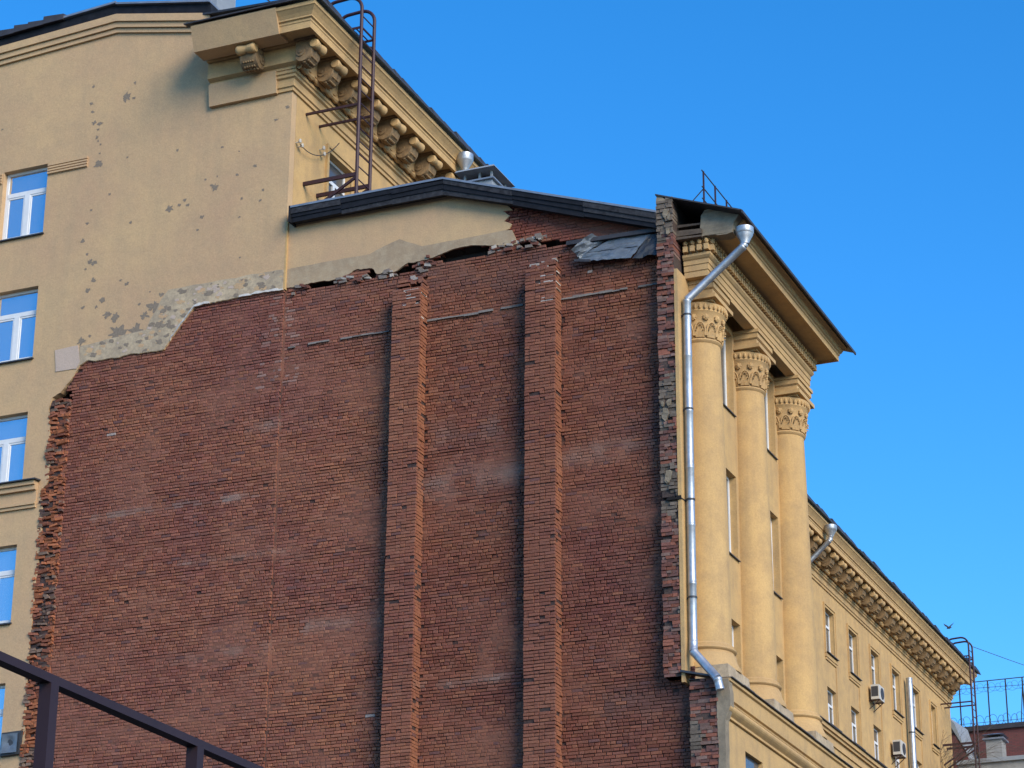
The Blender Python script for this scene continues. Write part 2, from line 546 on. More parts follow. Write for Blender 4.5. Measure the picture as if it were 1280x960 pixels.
def gable_window(top):
    """window unit standing in its opening in the gable"""
    z0, z1 = top - 2.02, top
    fr = MB()
    yb = YG + .17
    fw = .07
    fr.box(WX0, WX0 + fw, yb, yb + .06, z0, z1); fr.box(WX1 - fw, WX1, yb, yb + .06, z0, z1)
    fr.box(WX0 + fw, WX1 - fw, yb, yb + .06, z0, z0 + .08); fr.box(WX0 + fw, WX1 - fw, yb, yb + .06, z1 - fw, z1)
    zt = z1 - .66
    fr.box(WX0 + fw, WX1 - fw, yb - .01, yb + .06, zt - .06, zt + .06)
    xm = (WX0 + WX1) / 2
    fr.box(xm - .08, xm + .08, yb - .012, yb + .06, z0 + .08, zt - .06)
    for xa, xb in ((WX0 + fw, xm - .08), (xm + .08, WX1 - fw)):   # casements
        fr.box(xa, xa + .045, yb + .005, yb + .05, z0 + .08, zt - .06); fr.box(xb - .045, xb, yb + .005, yb + .05, z0 + .08, zt - .06)
        fr.box(xa + .045, xb - .045, yb + .005, yb + .05, z0 + .08, z0 + .13); fr.box(xa + .045, xb - .045, yb + .005, yb + .05, zt - .11, zt - .06)
    win = fr.build('window', MAT['white'], tall)
    for xa, xb, za, zb in ((WX0 + fw, WX1 - fw, zt + .06, z1 - fw), (WX0 + .115, xm - .125, z0 + .13, zt - .11), (xm + .125, WX1 - .115, z0 + .13, zt - .11)):
        p = MB(); p.box(xa - .01, xb + .01, yb + .025, yb + .035, za - .01, zb + .01)
        p.build('pane', MAT['glass'], win)
    p = MB(); p.hexa([(WX0 - .04, YG - .07, z0 - .05), (WX1 + .04, YG - .07, z0 - .05), (WX1 + .04, yb, z0 - .004), (WX0 - .04, yb, z0 - .004),
                      (WX0 - .04, YG - .07, z0 - .015), (WX1 + .04, YG - .07, z0 - .015), (WX1 + .04, yb, z0 + .02), (WX0 - .04, yb, z0 + .02)])
    p.build('sill', MAT['tin_dark'], win)
    return win


for t_ in WTOPS:
    gable_window(t_)
b = MB()
b.box(-45.9, -34.6, .16, .3, .1, 34.0)
b.build('interior_wall', MAT['void'], tall)

# moulded plates beside the top window
for x0, x1 in ((-35.085, -33.86), (-37.8, -36.52)):
    b = MB()
    b.box(x0, x1, YG - .02, YG + .02, 31.27, 31.58)
    for k in range(4):
        z = 31.285 + k * .077
        b.box(x0 + .002, x1 - .002, YG - .06, YG - .018, z, z + .05)
    b.build('lintel_moulding', MAT['gable'], tall)

# string course with flashing on the gable
b = MB()
for (o_, za, zb) in ((.06, 21.95, 22.03), (.10, 22.03, 22.09), (.05, 22.09, 22.40), (.14, 22.40, 22.52), (.20, 22.52, 22.62)):
    b.box(-45.9, -34.62 + .02 * o_, YG - o_, YG + .03, za, zb - .001)
b.build('string_course', MAT['gable'], tall)
b = MB()
b.hexa([(-45.9, YG - .27, 22.625), (-34.55, YG - .27, 22.625), (-34.55, YG + .1, 22.66), (-45.9, YG + .1, 22.66),
        (-45.9, YG - .27, 22.655), (-34.55, YG - .27, 22.655), (-34.55, YG + .1, 22.70), (-45.9, YG + .1, 22.70)])
b.build('ledge_flashing', MAT['tin_dark'], tall)

# raked mouldings and metal edge on top of the gable
TOP = [(-46, 34.9), (-37, 35.42), (-33.2, 35.62), (-30.3, 35.0)]
for nm, o_, d0, d1, mt in (('gable_moulding', .07, -.50, -.38, 'gable'), ('gable_moulding', .13, -.37, -.22, 'gable'), ('gable_moulding', .19, -.215, 0.0, 'gable')):
    b = MB()
    for (xa, za), (xb, zb) in zip(TOP[:-1], TOP[1:]):
        b.hexa([(xa, YG - o_, za + d0), (xb, YG - o_, zb + d0), (xb, YG + .1, zb + d0), (xa, YG + .1, za + d0),
                (xa, YG - o_, za + d1), (xb, YG - o_, zb + d1), (xb, YG + .1, zb + d1), (xa, YG + .1, za + d1)])
    b.build(nm, MAT[mt], tall)
b = MB()
for i, ((xa, za), (xb, zb)) in enumerate(zip(TOP[:-1], TOP[1:])):
    h = (.12, .14, .42, .34)[i], (.12, .42, .34, .22)[i]
    b.hexa([(xa, YG - .16, za), (xb, YG - .16, zb), (xb, YG + .2, zb), (xa, YG + .2, za),
            (xa, YG - .16, za + .26), (xb, YG - .16, zb + .30), (xb, YG + .2, zb + .30), (xa, YG + .2, za + .26)])
b.build('roof_fascia', MAT['fascia'], tall)
b = MB()
for i, ((xa, za), (xb, zb)) in enumerate(zip(TOP[:-1], TOP[1:])):
    b.hexa([(xa, YG - .26, za + .262), (xb, YG - .26, zb + .302), (xb, YG + .3, zb + .302), (xa, YG + .3, za + .262),
            (xa, YG - .26, za + .32), (xb, YG - .26, zb + .36), (xb, YG + .3, zb + .36), (xa, YG + .3, za + .32)])
b.build('roof_edge_trim', MAT['drip'], tall)
# lumpy folded sheet over the left part of the roof edge
b = MB()
x = -45.5
while x < -35.2:
    l = rnd.uniform(.35, .7)
    z = 34.9 + (x + 46) / 9 * .52 + .32
    h = .10 + .09 * rnd.random()
    b.hexa([(x, YG - .30, z - .08), (x + l, YG - .30, z - .06), (x + l, YG + .5, z + .1), (x, YG + .5, z + .08),
            (x, YG - .28, z + h), (x + l, YG - .28, z + h * .7), (x + l, YG + .5, z + h + .15), (x, YG + .5, z + h + .15)])
    x += l * .97
b.build('folded_roof_sheet', MAT['roof'], tall)

# --- street facade with its windows
WY = [1.98 + 3.41 * k for k in range(19)]
WZ = [(29.62, 31.50), (26.62, 28.16), (23.1, 25.0)]
fh = []
for k, y in enumerate(WY):
    for j, (za, zb) in enumerate(WZ):
        if k == 18 and j:
            continue
        fh.append((y, y + (1.28 if k < 18 else .9), za, zb, k, j))
b = MB()
b.slab([[(.6, 0), (YE, 0), (YE, 33.5), (.16, 33.5), (.16, 28.0), (.6, 28.0)]] + [[(a, c), (bb, c), (bb, d), (a, d)] for a, bb, c, d, _, _ in fh],
       lambda u, v: (XF, u, v), (-0.24, 0, 0))
b.build('street_wall', MAT['facade'], tall, fix=False)
b = MB(); b.box(-46, XF - .3, YE - .3, YE, 0, 34.2); b.box(XF - .3, XF - .25, .2, YE - .4, .1, 33)
b.build('end_wall', MAT['facade'], tall)


def street_window(y0, y1, z0, z1, k, j):
    xb = XF - .17
    fr = MB()
    fr.box(xb - .06, xb, y0, y0 + .07, z0, z1); fr.box(xb - .06, xb, y1 - .07, y1, z0, z1)
    fr.box(xb - .06, xb, y0 + .07, y1 - .07, z0, z0 + .08); fr.box(xb - .06, xb, y0 + .07, y1 - .07, z1 - .07, z1)
    zt = z1 - .62
    fr.box(xb - .06, xb + .012, y0 + .07, y1 - .07, zt - .05, zt + .05)
    ym = (y0 + y1) / 2
    fr.box(xb - .06, xb + .014, ym - .06, ym + .06, z0 + .08, zt - .05)
    win = fr.build('window', MAT['white'], tall)
    p = MB(); p.box(xb - .04, xb - .03, y0 + .05, y1 - .05, z0 + .05, z1 - .05)
    p.build('pane', MAT['glass_dim'], win)
    p = MB()
    p.hexa([(xb, y0 - .12, z0 - .01), (XF + .16, y0 - .12, z0 - .09), (XF + .16, y1 + .12, z0 - .09), (xb, y1 + .12, z0 - .01),
            (xb, y0 - .12, z0 + .015), (XF + .16, y0 - .12, z0 - .06), (XF + .16, y1 + .12, z0 - .06), (xb, y1 + .12, z0 + .015)])
    p.build('sill', MAT['tin_dark'], win)
    if j == 0:
        t = MB()
        a = .17
        for o_, q in ((.035, 0.0), (.07, .10)):
            e0, e1 = q, a + (.0 if o_ > .04 else -.06)
            t.box(XF - .01, XF + o_, y0 - e1, y0 - e0, z0 - .1, z1 + e0); t.box(XF - .01, XF + o_, y1 + e0, y1 + e1, z0 - .1, z1 + e0)
            t.box(XF - .01, XF + o_, y0 - e1, y1 + e1, z1 + e0 + .001, z1 + e1)
        t.box(XF - .01, XF + .08, y0 - .16, y1 + .16, z0 - .26, z0 - .115)
        t.box(XF - .01, XF + .05, y0 - .12, y1 + .12, z0 - .36, z0 - .262)
        t.build('surround', MAT['facade'], win)


for q in fh:
    if q[4] in (0, 1) or q[4] >= 12:
        street_window(*q)
# thin ribs below the sills
for y in WY:
    b = MB()
    b.box(XF - .01, XF + .045, y + 1.32, y + 1.42, 26.45, 29.5)
    b.build('facade_rib', MAT['facade'], tall)
# street string course
b = MB()
for o_, za, zb in ((.06, 25.75, 25.84), (.04, 25.84, 26.08), (.14, 26.08, 26.2), (.22, 26.2, 26.36)):
    b.box(XF - .02, XF + o_, .2, YE - .01, za, zb - .001)
b.build('string_course', MAT['trim'], tall)
b = MB()
b.hexa([(XF + .3, .2, 26.365), (XF + .3, YE, 26.365), (XF - .02, YE, 26.42), (XF - .02, .2, 26.42), (XF + .3, .2, 26.395), (XF + .3, YE, 26.395), (XF - .02, YE, 26.45), (XF - .02, .2, 26.45)])
b.build('ledge_flashing', MAT['roof'], tall)


# --- main cornice: one profile returned round the corner
def tall_ring(prof, xl):
    return [[(xl, YG - o_, z) for o_, z in prof], [(XF + o_, YG - o_, z) for o_, z in prof], [(XF + o_, YE + o_ * .8, z) for o_, z in prof]]


XR = -30.2
arch = [(-.02, 32.26), (.05, 32.27), (.05, 32.36), (.09, 32.38), (.09, 32.47), (.07, 32.49), (.07, 32.60), (.13, 32.63), (.13, 32.70), (.17, 32.72), (.17, 32.80), (.12, 32.82), (-.02, 32.82)]
b = MB(); b.sweep([r for r in tall_ring(arch, XR)], closed=True)
b.build('architrave', MAT['trim'], tall)
bed = [(-.02, 32.825), (.16, 32.83), (.16, 32.90), (.29, 32.96), (.29, 33.40), (-.02, 33.40)]
b = MB(); b.sweep(tall_ring(bed, XR), closed=True)
b.build('bed_moulding', MAT['trim'], tall)
cor = [(-.02, 33.405), (.40, 33.41), (.40, 33.47), (.88, 33.47), (.90, 33.40), (.98, 33.40), (.98, 33.58), (1.0, 33.60), (1.0, 33.66), (1.05, 33.68), (1.05, 33.72), (1.10, 33.80), (1.18, 33.90), (1.21, 33.92), (1.21, 34.02), (-.02, 34.06)]
b = MB(); b.sweep(tall_ring(cor, XR), closed=True)
b.build('cornice', MAT['trim'], tall)
for nm, xe, pr in (('repaired_cornice', -27.75, [(.5, 33.385), (1.0, 33.385), (1.235, 33.98), (1.235, 34.03), (.5, 34.03)]), ('repaired_architrave', -28.25, [(.0, 32.245), (.12, 32.245), (.19, 32.80), (.19, 32.845), (.0, 32.845)])):
    b = MB()
    b.sweep([[(x, YG - o_, z) for o_, z in pr] for x in (XR - .012, xe)], closed=True)
    b.build(nm, MAT['gable'], tall)
# roof sheet over the cornice with an uneven eave
b = MB()
b.hexa([(XR - .18, YG - 1.32, 34.065), (XF + 1.32, YG - 1.32, 34.065), (XF + 1.0, YG + .6, 34.35), (XR - .18, YG + .6, 34.45),
        (XR - .18, YG - 1.32, 34.10), (XF + 1.32, YG - 1.32, 34.10), (XF + 1.0, YG + .6, 34.42), (XR - .18, YG + .6, 34.52)])
b.build('return_flashing', MAT['roof'], tall)
b = MB()
b.hexa([(XF + 1.30, YG - 1.28, 34.07), (XF + 1.30, YE + 1.1, 34.07), (-34.5, YE + 1.1, 36.0), (-34.5, .8, 35.9),
        (XF + 1.30, YG - 1.28, 34.13), (XF + 1.30, YE + 1.1, 34.13), (-34.5, YE + 1.1, 36.06), (-34.5, .8, 35.96)])
b.build('roof', MAT['roof'], tall)
b = MB()
y = YG - 1.25
while y < YE + .9:
    l = rnd.uniform(.5, 1.0)
    h = .10 + .13 * rnd.random()
    b.hexa([(XF + 1.34, y, 34.055), (XF + 1.34, y + l * 1.01, 34.055), (XF + .95, y + l * 1.01, 34.2), (XF + .95, y, 34.2),
            (XF + 1.25, y, 34.12 + h), (XF + 1.25, y + l * 1.01, 34.12 + h * .75), (XF + .95, y + l * 1.01, 34.4), (XF + .95, y, 34.4)])
    y += l
b.build('eave_sheet', MAT['roof'], tall)
# twisted bead under the brackets
b = MB()
pts, rs = [], []
y = YG - .10
while y < YE:
    pts.append((XF + .235, y, 32.895)); rs.append(.07 + .022 * math.sin(y * 2 * math.pi / .34)); y += .057
b.tube(pts, .07, 8, rs=rs)
b.build('bead_moulding', MAT['trim'], tall, smooth=True)


# --- scroll brackets
def bracket_mesh():
    b = MB()
    prof = [(.28, 32.93), (.36, 32.86), (.47, 32.83), (.58, 32.86), (.67, 32.94), (.72, 33.04), (.74, 33.14), (.80, 33.17), (.80, 33.46), (.28, 33.46)]
    hw = .235
    rings = []
    for i, y in enumerate((-hw, -hw + .035, -.08, 0, .08, hw - .035, hw)):
        g_ = (0.0, .016, .0, .024, .0, .016, 0.0)[i]
        cx, cz = .5, 33.2
        rings.append([(cx + (o_ - cx) * (1 + g_ * 2), y, cz + (z - cz) * (1 + g_ * 2) if z < 33.4 else z) for o_, z in prof])
    b.sweep(rings, closed=True)
    # front volute: a rolled cushion with a waist
    pts, rs = [], []
    for i in range(13):
        y = -.27 + .54 * i / 12
        pts.append((.80, y, 33.27)); rs.append(.105 + .035 * abs(math.cos(math.pi * i / 12)) - (.03 if i in (0, 12) else 0))
    vol = MB(); vol.tube(pts, .1, 12, rs=rs)
    # rear volute on the sides
    for s in (-1, 1):
        b.tube([(.42, s * .20, 33.1), (.42, s * .262, 33.1)], .13, 12)
        b.tube([(.42, s * .25, 33.1), (.42, s * .285, 33.1)], .05, 8)
    # carved leaf lobes hanging under the belly
    for k in range(5):
        a = -1 + k * .5
        for o_, z, r in ((.40, 32.84, .045), (.50, 32.815, .05), (.60, 32.855, .045), (.69, 32.95, .04)):
            b.ball((o_, a * .17 * (1 if o_ < .6 else .8), z + .012), r, r * .8, r * .7, 6, 4)
    b.box(.25, .86, -.30, .30, 33.41, 33.465)
    return b, vol


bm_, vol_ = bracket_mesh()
proto = None
pv = None
k = 0
while -.28 + 1.17 * k < YE - .2:
    y = -.28 + 1.17 * k
    if proto is None:
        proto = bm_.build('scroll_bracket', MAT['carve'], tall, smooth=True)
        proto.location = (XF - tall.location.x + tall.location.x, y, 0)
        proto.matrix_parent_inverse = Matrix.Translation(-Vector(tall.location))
        pv = vol_.build('volute', MAT['trim'], None, smooth=True)
        pv.parent = proto
    else:
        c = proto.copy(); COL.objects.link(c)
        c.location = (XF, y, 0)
        v_ = pv.copy(); COL.objects.link(v_); v_.parent = c
    k += 1
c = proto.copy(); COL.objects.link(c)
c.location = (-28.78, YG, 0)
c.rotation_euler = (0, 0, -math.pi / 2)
v_ = pv.copy(); COL.objects.link(v_); v_.parent = c

# chimney on the roof
ch = thing('roof_chimney', 'pale grey sheet-clad chimney on the roof above the yellow gable', 'chimney', (-31.5, 1.9, 35.0))
b = MB(); b.box(-31.85, -31.2, 1.5, 2.5, 34.8, 39.2)
b.build('shaft', MAT['grey'], ch)
b = MB(); b.box(-31.95, -31.1, 1.4, 2.6, 39.201, 39.3)
b.build('cap', MAT['drip'], ch)

# ================================================================== projecting wing with the brick gable and the columns
XW = -17.5
wing = thing('columned_wing', 'lower wing with bare red brick gable wall and giant yellow columns', 'building', (-22, 4, 0))

# --- brick field
BX0, BX1 = -34.02, -17.40
PIERS = [(-24.71, -23.97, 26.05), (-21.25, -20.49, 25.93)]     # x0, x1, top
PD = .40


def wall_top(x):
    """upper limit of brickwork"""
    if x < -33.6:
        return 24.9 + (x + 34.1) / .5 * .75
    if x < -31.0:
        return 25.95
    if x < -30.3:
        return 26.0 + (x + 31.0) / .7 * .8
    if x < -27.85:
        return 26.85
    if x < -22.2:
        return 27.2
    if x < -21.6:
        return 27.95
    return 28.72 - (x + 23.44) * .348 - .20


def face_y(x):
    return -.06 if x < -27.85 else 0.0


BANDS = [(25.20, -27.7, -24.95, .06), (25.285, -23.95, -21.45, .06), (25.27, -20.48, -18.05, .06)]
GREY = [(21.45, -33.0, -28.4, .13, .55), (19.95, -30.5, -27.5, .1, .35), (21.1, -24.0, -21.5, .5, .42), (21.3, -20.5, -18.2, .35, .38), (22.3, -23.9, -22, .4, .3), (17.6, -31, -27, .2, .3), (16.3, -24.0, -21.6, .15, .4), (18.0, -27, -25, .3, .3), (23.2, -28.8, -26.5, .3, .25)]
SOOT_SHADE = [(26.4, -27.0, -18.0, .5), (24.9, -25.7, -24.93, .6), (25.9, -22.2, -21.44, .6), (21.8, -19.4, -18.0, .5), (18.2, -19.2, -18.0, .35), (22.0, -26.0, -24.9, .4), (15.4, -19.5, -17.4, .6)]  # dark brick zones: soot, plus shade painted left of piers and torn end
PAL = [(.26, .090, .060), (.225, .077, .056), (.28, .104, .066), (.20, .072, .057), (.30, .115, .068), (.245, .098, .070), (.21, .070, .048), (.265, .110, .077)]


def fbm(x, z, s, seed):
    return noise.fractal((x * s, z * s, seed), 0.9, 2.0, 4)


def smear(x, z):
    v = fbm(x, z * 1.6, .45, 4.2) * .8 + fbm(x, z, 1.6, 11) * .35
    for zc, xa, xb, hh, s in GREY:
        if xa < x < xb and abs(z - zc) < hh * 1.8:
            v += s * max(0, 1 - abs(z - zc) / (hh * 1.8)) * (1 + 1.4 * noise.noise((x * 1.7, zc, 2)))
    v += .16 * max(0, min(1, (21 - z) / 3)) * max(0, min(1, (-24 - x) / 3)) + .05
    return min(1, max(0, (v + .08) * 1.35))


def greyness(x, z):
    v = 0
    for zc, xa, xb, hh, s in GREY:
        if xa < x < xb and abs(z - zc) < hh:
            v = max(v, s * (1 - abs(z - zc) / hh) * 2 * max(0, .35 + noise.noise((x * 1.9, z * 2.3, 5))))
    return min(1, v)


def mix3(a, b, t):
    return tuple(p + (q - p) * t for p, q in zip(a, b))


def brick_col(x, z, side=False, pier=False):
    c = rnd.choice(PAL)
    k_ = rnd.uniform(.74, 1.28)
    c = mix3(tuple(v * k_ for v in c), (.245, .092, .062), .35)
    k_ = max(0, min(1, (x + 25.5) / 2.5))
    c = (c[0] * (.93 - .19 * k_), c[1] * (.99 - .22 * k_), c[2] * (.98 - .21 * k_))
    warm = fbm(x, z, .22, 31)
    c = (c[0] * (1 + .25 * warm), c[1] * (1 + .28 * warm), c[2] * (1 + .05 * warm))
    s = smear(x, z)
    c = mix3(c, (.26, .118, .078), s * .35)
    g_ = greyness(x, z)
    c = mix3(c, (.25, .205, .18), g_ * .75)
    for zc_, xa_, xb_, f_ in SOOT_SHADE:
        if xa_ < x < xb_:
            c = mix3(c, (.10, .065, .062), f_ * max(0, 1 - abs(z - zc_) / .8) * max(0, .6 + noise.noise((x * 1.4, z * 1.4, 8))))
    if pier:
        c = mix3(c, (.25, .108, .072), .2 + .25 * noise.noise((x, z * .6, 7)))
    if side:
        c = mix3(c, (.33, .135, .068), .4 + .35 * noise.noise((3, z * .9, 7)))
    if z > 26.75 and x > -22:
        c = (c[0] * 1.15, c[1] * .95, c[2] * .9)
    q = rnd.random()
    if q < .0006:
        c = (.34, .28, .25)
    elif q < .02:
        c = (.24, .10, .062)
    elif q < .04:
        c = (.145, .07, .062)
    # white drips below the old downpipe hole
    if -28.45 < x < -27.3 and z > 24.2 and noise.noise((x * 7, z * .35, 1)) > 0 and rnd.random() < .5:
        c = mix3(c, (.5, .46, .42), .05 + .16 * rnd.random())
    return c


CH = .0777
ALLB = []        # (verts, col, size key)


def brick_box(b, x0, x1, z0, z1, yf, depth, col, ax='x', tilt=.0035):
    j = lambda s=.0065: rnd.uniform(-s, s)
    ty = [yf + rnd.uniform(-tilt, tilt) for _ in range(4)]
    f = [(x0 + j(), ty[0], z0 + j(.005)), (x1 + j(), ty[1], z0 + j(.005)), (x1 + j(), ty[2], z1 + j(.005)), (x0 + j(), ty[3], z1 + j(.005))]
    # chamfered front: inner face + bevel ring + sides
    e = .007
    cx, cz = (x0 + x1) / 2, (z0 + z1) / 2
    inn = []
    for (x, y, z) in f:
        inn.append((x + (e if x < cx else -e), y - e * .9, z + (e if z < cz else -e)))
    bk = [(x, yf + depth, z) for x, y, z in f]
    vs = inn + f + bk
    fs = [(0, 1, 2, 3)] + [(i, 4 + i, 4 + (i + 1) % 4, (i + 1) % 4) for i in range(4)] + [(4 + i, 8 + i, 8 + (i + 1) % 4, 4 + (i + 1) % 4) for i in range(4)]
    if ax == 'y':        # face turned to +X: x runs along depth
        pass
    ALLB.append((vs, fs, col))


def in_cav(x, z):
    return any(inside(c_, x, z) for c_ in CAVS)


def pier_at(x, z, pad=0):
    for xa, xb, top in PIERS:
        if xa - pad < x < xb + pad and z < top:
            return True
    return False


z = 13.1
row = 0
WIDE = {}
while z < 28.9:
    kind = rnd.choices((0, 1, 2), (.30, .32, .38))[0]
    joint = rnd.choice((.010, .011, .013)) if rnd.random() > .12 else .020
    hgt = CH - joint
    segs = [(BX0, -27.85), (-27.85, BX1)]
    for xa, xb in segs:
        x = xa - rnd.uniform(0, .25)
        while x < xb - .03:
            L = .25 if kind == 0 else .12 if kind == 1 else rnd.choice((.25, .12))
            if rnd.random() < .05:
                L *= rnd.uniform(.55, .9)
            L *= rnd.uniform(.97, 1.03)
            a, c = max(x, xa + .004), min(x + L, xb - .004)
            x += L + rnd.uniform(.012, .021)
            if c - a < .035:
                continue
            xm = (a + c) / 2
            if z + hgt * .5 > wall_top(xm) or (pier_at(xm, z, -.05)) or in_cav(xm, z + hgt / 2):
                continue
            if xm > -17.98 and z > 16.1:
                continue
            wob = .011 * noise.noise((xm * .33, z * .9, 3.3)) + .004 * noise.noise((xm * 1.3, z * 3, 9))
            s = smear(xm, z)
            yf = face_y(xm) + rnd.gauss(0, .0035) + .012 * fbm(xm, z, .5, 60)
            if rnd.random() < .02:
                yf += rnd.uniform(.012, .035)
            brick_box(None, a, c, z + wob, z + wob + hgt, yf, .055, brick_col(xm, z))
    # piers: front and right-hand faces
    for pi, (xa, xb, top) in enumerate(PIERS):
        if z > top:
            continue
        wobx = .02 * noise.noise((pi, z * .5, 1))
        x = xa
        pat = ((.25, .25, .25), (.12, .25, .25, .12), (.12, .25, .12, .25), (.25, .12, .12, .25), (.25, .12, .25, .12))[rnd.randrange(5)]
        tot = sum(pat) + .009 * (len(pat) - 1)
        sc = (xb - xa) / tot
        rightmost = None
        for L in pat:
            L2 = L * sc
            xm = x + L2 / 2
            yf = -PD + rnd.gauss(0, .007) + (.03 if rnd.random() < .03 else 0)
            brick_box(None, x + wobx, x + L2 + wobx, z, z + hgt, yf, .06, brick_col(xm, z, False, True))
            x += L2 + .009 * sc
        # right-hand face: bricks seen end on
        yy = -PD + .06
        pat = (.12, .21) if row % 2 else (.21, .12)
        for L in pat:
            e = rnd.gauss(0, .009) - (.02 if rnd.random() < .06 else 0)
            j = .003
            X = xb + wobx + e
            ya, yb = yy + .006, yy + L - .004
            c_ = brick_col(xb, z, True, True)
            vs = [(X, ya, z), (X, yb, z), (X, yb, z + hgt), (X, ya, z + hgt), (X - .05, ya, z), (X - .05, yb, z), (X - .05, yb, z + hgt), (X - .05, ya, z + hgt)]
            ALLB.append((vs, [(0, 1, 2, 3), (0, 4, 5, 1), (1, 5, 6, 2), (2, 6, 7, 3), (3, 7, 4, 0)], c_))
            yy += L
    z += CH
    row += 1

# mortar behind the bricks, pushed back in the broken cavities
cell = .085
nx, nz = int((BX1 - BX0) / cell), int((28.8 - 12.9) / cell)
b = MB()
idx = {}
vs, fs, cs = [], [], []
for j in range(nz + 1):
    zz = 12.9 + j * cell
    for i in range(nx + 1):
        xx = BX0 + (BX1 - BX0) * i / nx
        y = face_y(xx) + .030 + .006 * noise.noise((xx * 4, zz * 4, 1))
        s = smear(xx, zz)
        y -= .027 * min(1, s * 1.5 * (1 + .8 * noise.noise((xx * 5, zz * 5, 4))))
        y -= .02 * max(0, greyness(xx, zz) - .35)
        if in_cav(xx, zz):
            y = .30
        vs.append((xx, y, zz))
for j in range(nz):
    for i in range(nx):
        q = (j * (nx + 1) + i, j * (nx + 1) + i + 1, (j + 1) * (nx + 1) + i + 1, (j + 1) * (nx + 1) + i)
        xx, yy, zz = vs[q[0]]
        if zz > wall_top(xx) + .1 or (xx > -17.95 and zz > 16.1):
            continue
        fs.append(q)
        s = smear(xx, zz)
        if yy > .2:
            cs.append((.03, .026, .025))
        else:
            cs.append(mix3(mix3((.070, .040, .034), (.18, .080, .055), min(1, s * 1.1)), (.25, .21, .18), greyness(xx, zz) * .75))
b.v, b.f, b.c = vs, fs, cs
gw = b.build('gable_brick_wall', MAT['mortar'], wing, color=True, fix=False)
b = MB()
b.box(-34.6, -17.62, .35, .55, 0, 26.9)
b.box(-17.61, BX1, .35, .55, 0, 15.6)
b.box(BX0, -17.42, .06, .36, 0, 12.95)
b.build('wall_core', MAT['farbrick'], wing)

# the largest 300 bricks stand alone, the others are one mass
def key(it):
    v = it[0]
    c = Vector(v[0])
    wd = max(p[0] for p in v) - min(p[0] for p in v)
    if wd < .22 or c.z < 14.9 or c.x > -18.9:
        return 0
    d = (c - CAM).length
    return 1.0 / d


order = sorted(range(len(ALLB)), key=lambda i: -key(ALLB[i]))
solo = set(order[:300])
for i in order[:300]:
    vv, ff, cc = ALLB[i]
    p = MB(); p.add(vv, ff, cc)
    p.build('brick', MAT['brick'], gw, color=True, fix=False)
b = MB()
for i, (vv, ff, cc) in enumerate(ALLB):
    if i not in solo:
        b.add(vv, ff, cc)
bf = b.build('brick_field', MAT['brick'], gw, color=True, fix=False)
bf['kind'] = 'stuff'

# pier cores
for xa, xb, top in PIERS:
    b = MB()
    b.box(xa + .015, xb - .02, -PD + .022, .03, 12.9, top, (.06, .04, .037))
    p = b.build('pilaster', MAT['mortar'], wing, color=True)
    # crumbled, whitewashed head of the pier
    b = MB()
    for k in range(9):
        for q in range(3):
            if rnd.random() < .75:
                x = xa + rnd.uniform(.02, .75)
                zz = top + .03 + k * .05
                L = rnd.choice((.12, .25))
                yf = -.3 * (1 - k / 9) - rnd.random() * .05
                cc = brick_col(x, zz) if rnd.random() < .85 else (.33, .29, .26)
                b.box(x, min(x + L, xb), yf, .02, zz, zz + .06, cc)
    b.build('crumbled_pier_head', MAT['brick'], p, color=True)['kind'] = 'stuff'
    b = MB()
    for k in range(11):
        s_ = rnd.random()
        zz = top - .05 - s_ * s_ * .9
        if rnd.random() < .5:
            b.box(xb - .45 + rnd.random() * .2, xb - .05, -PD - .006, -PD + .01, zz, zz + rnd.uniform(.01, .03), (.45, .40, .36))
        else:
            b.box(xb - .01, xb + .012, -PD + rnd.uniform(.02, .1), -PD + rnd.uniform(.15, .35), zz, zz + rnd.uniform(.015, .04), (.52, .46, .40))
    b.build('whitewash_traces', MAT['brick'], p, color=True)['kind'] = 'stuff'

# mortar ledges left by the old floor
for zc, xa, xb, h in BANDS:
    b = MB()
    x = xa
    while x < xb:
        l = rnd.uniform(.12, .4)
        hh = h * rnd.uniform(.6, 1.3)
        zj = zc + rnd.uniform(-.012, .012)
        q = rnd.uniform(.12, .20)
        if rnd.random() < .12:
            x += l
            continue
        b.hexa([(x, -.035 - rnd.random() * .03, zj - hh / 2), (min(x + l, xb), -.035 - rnd.random() * .03, zj - hh / 2), (min(x + l, xb), .03, zj - hh / 2), (x, .03, zj - hh / 2),
                (x, -.03, zj + hh / 2), (min(x + l, xb), -.03, zj + hh / 2), (min(x + l, xb), .03, zj + hh / 2 + .02), (x, .03, zj + hh / 2 + .02)], (q, q * .9, q * .82))
        x += l * .98
    b.build('mortar_ledge', MAT['mortar'], wing, color=True)['kind'] = 'stuff'

# broken blocks under the render edge
b = MB()
for k in range(150):
    x = rnd.uniform(-27.7, -21.0)
    zt = 26.78 if x < -24 else 26.95
    zt += .05 * noise.noise((x * 3, 0, 0))
    if in_cav(x, zt):
        continue
    w_, h_ = rnd.uniform(.06, .2), rnd.uniform(.03, .08)
    y = rnd.uniform(-.10, -.01)
    zz = zt - rnd.random() ** 2 * .22
    q = rnd.random()
    cc = (.2, .17, .15) if q < .5 else (.16, .07, .055) if q < .85 else (.4, .36, .32)
    a = rnd.uniform(-.25, .25)
    dx, dz = math.cos(a) * w_, math.sin(a) * w_
    b.hexa([(x, y, zz), (x + dx, y + .01, zz + dz), (x + dx, .05, zz + dz), (x, .05, zz), (x, y - .01, zz + h_), (x + dx, y, zz + dz + h_), (x + dx, .05, zz + dz + h_), (x, .05, zz + h_)], cc)
b.build('broken_masonry_edge', MAT['brick'], wing, color=True)['kind'] = 'stuff'

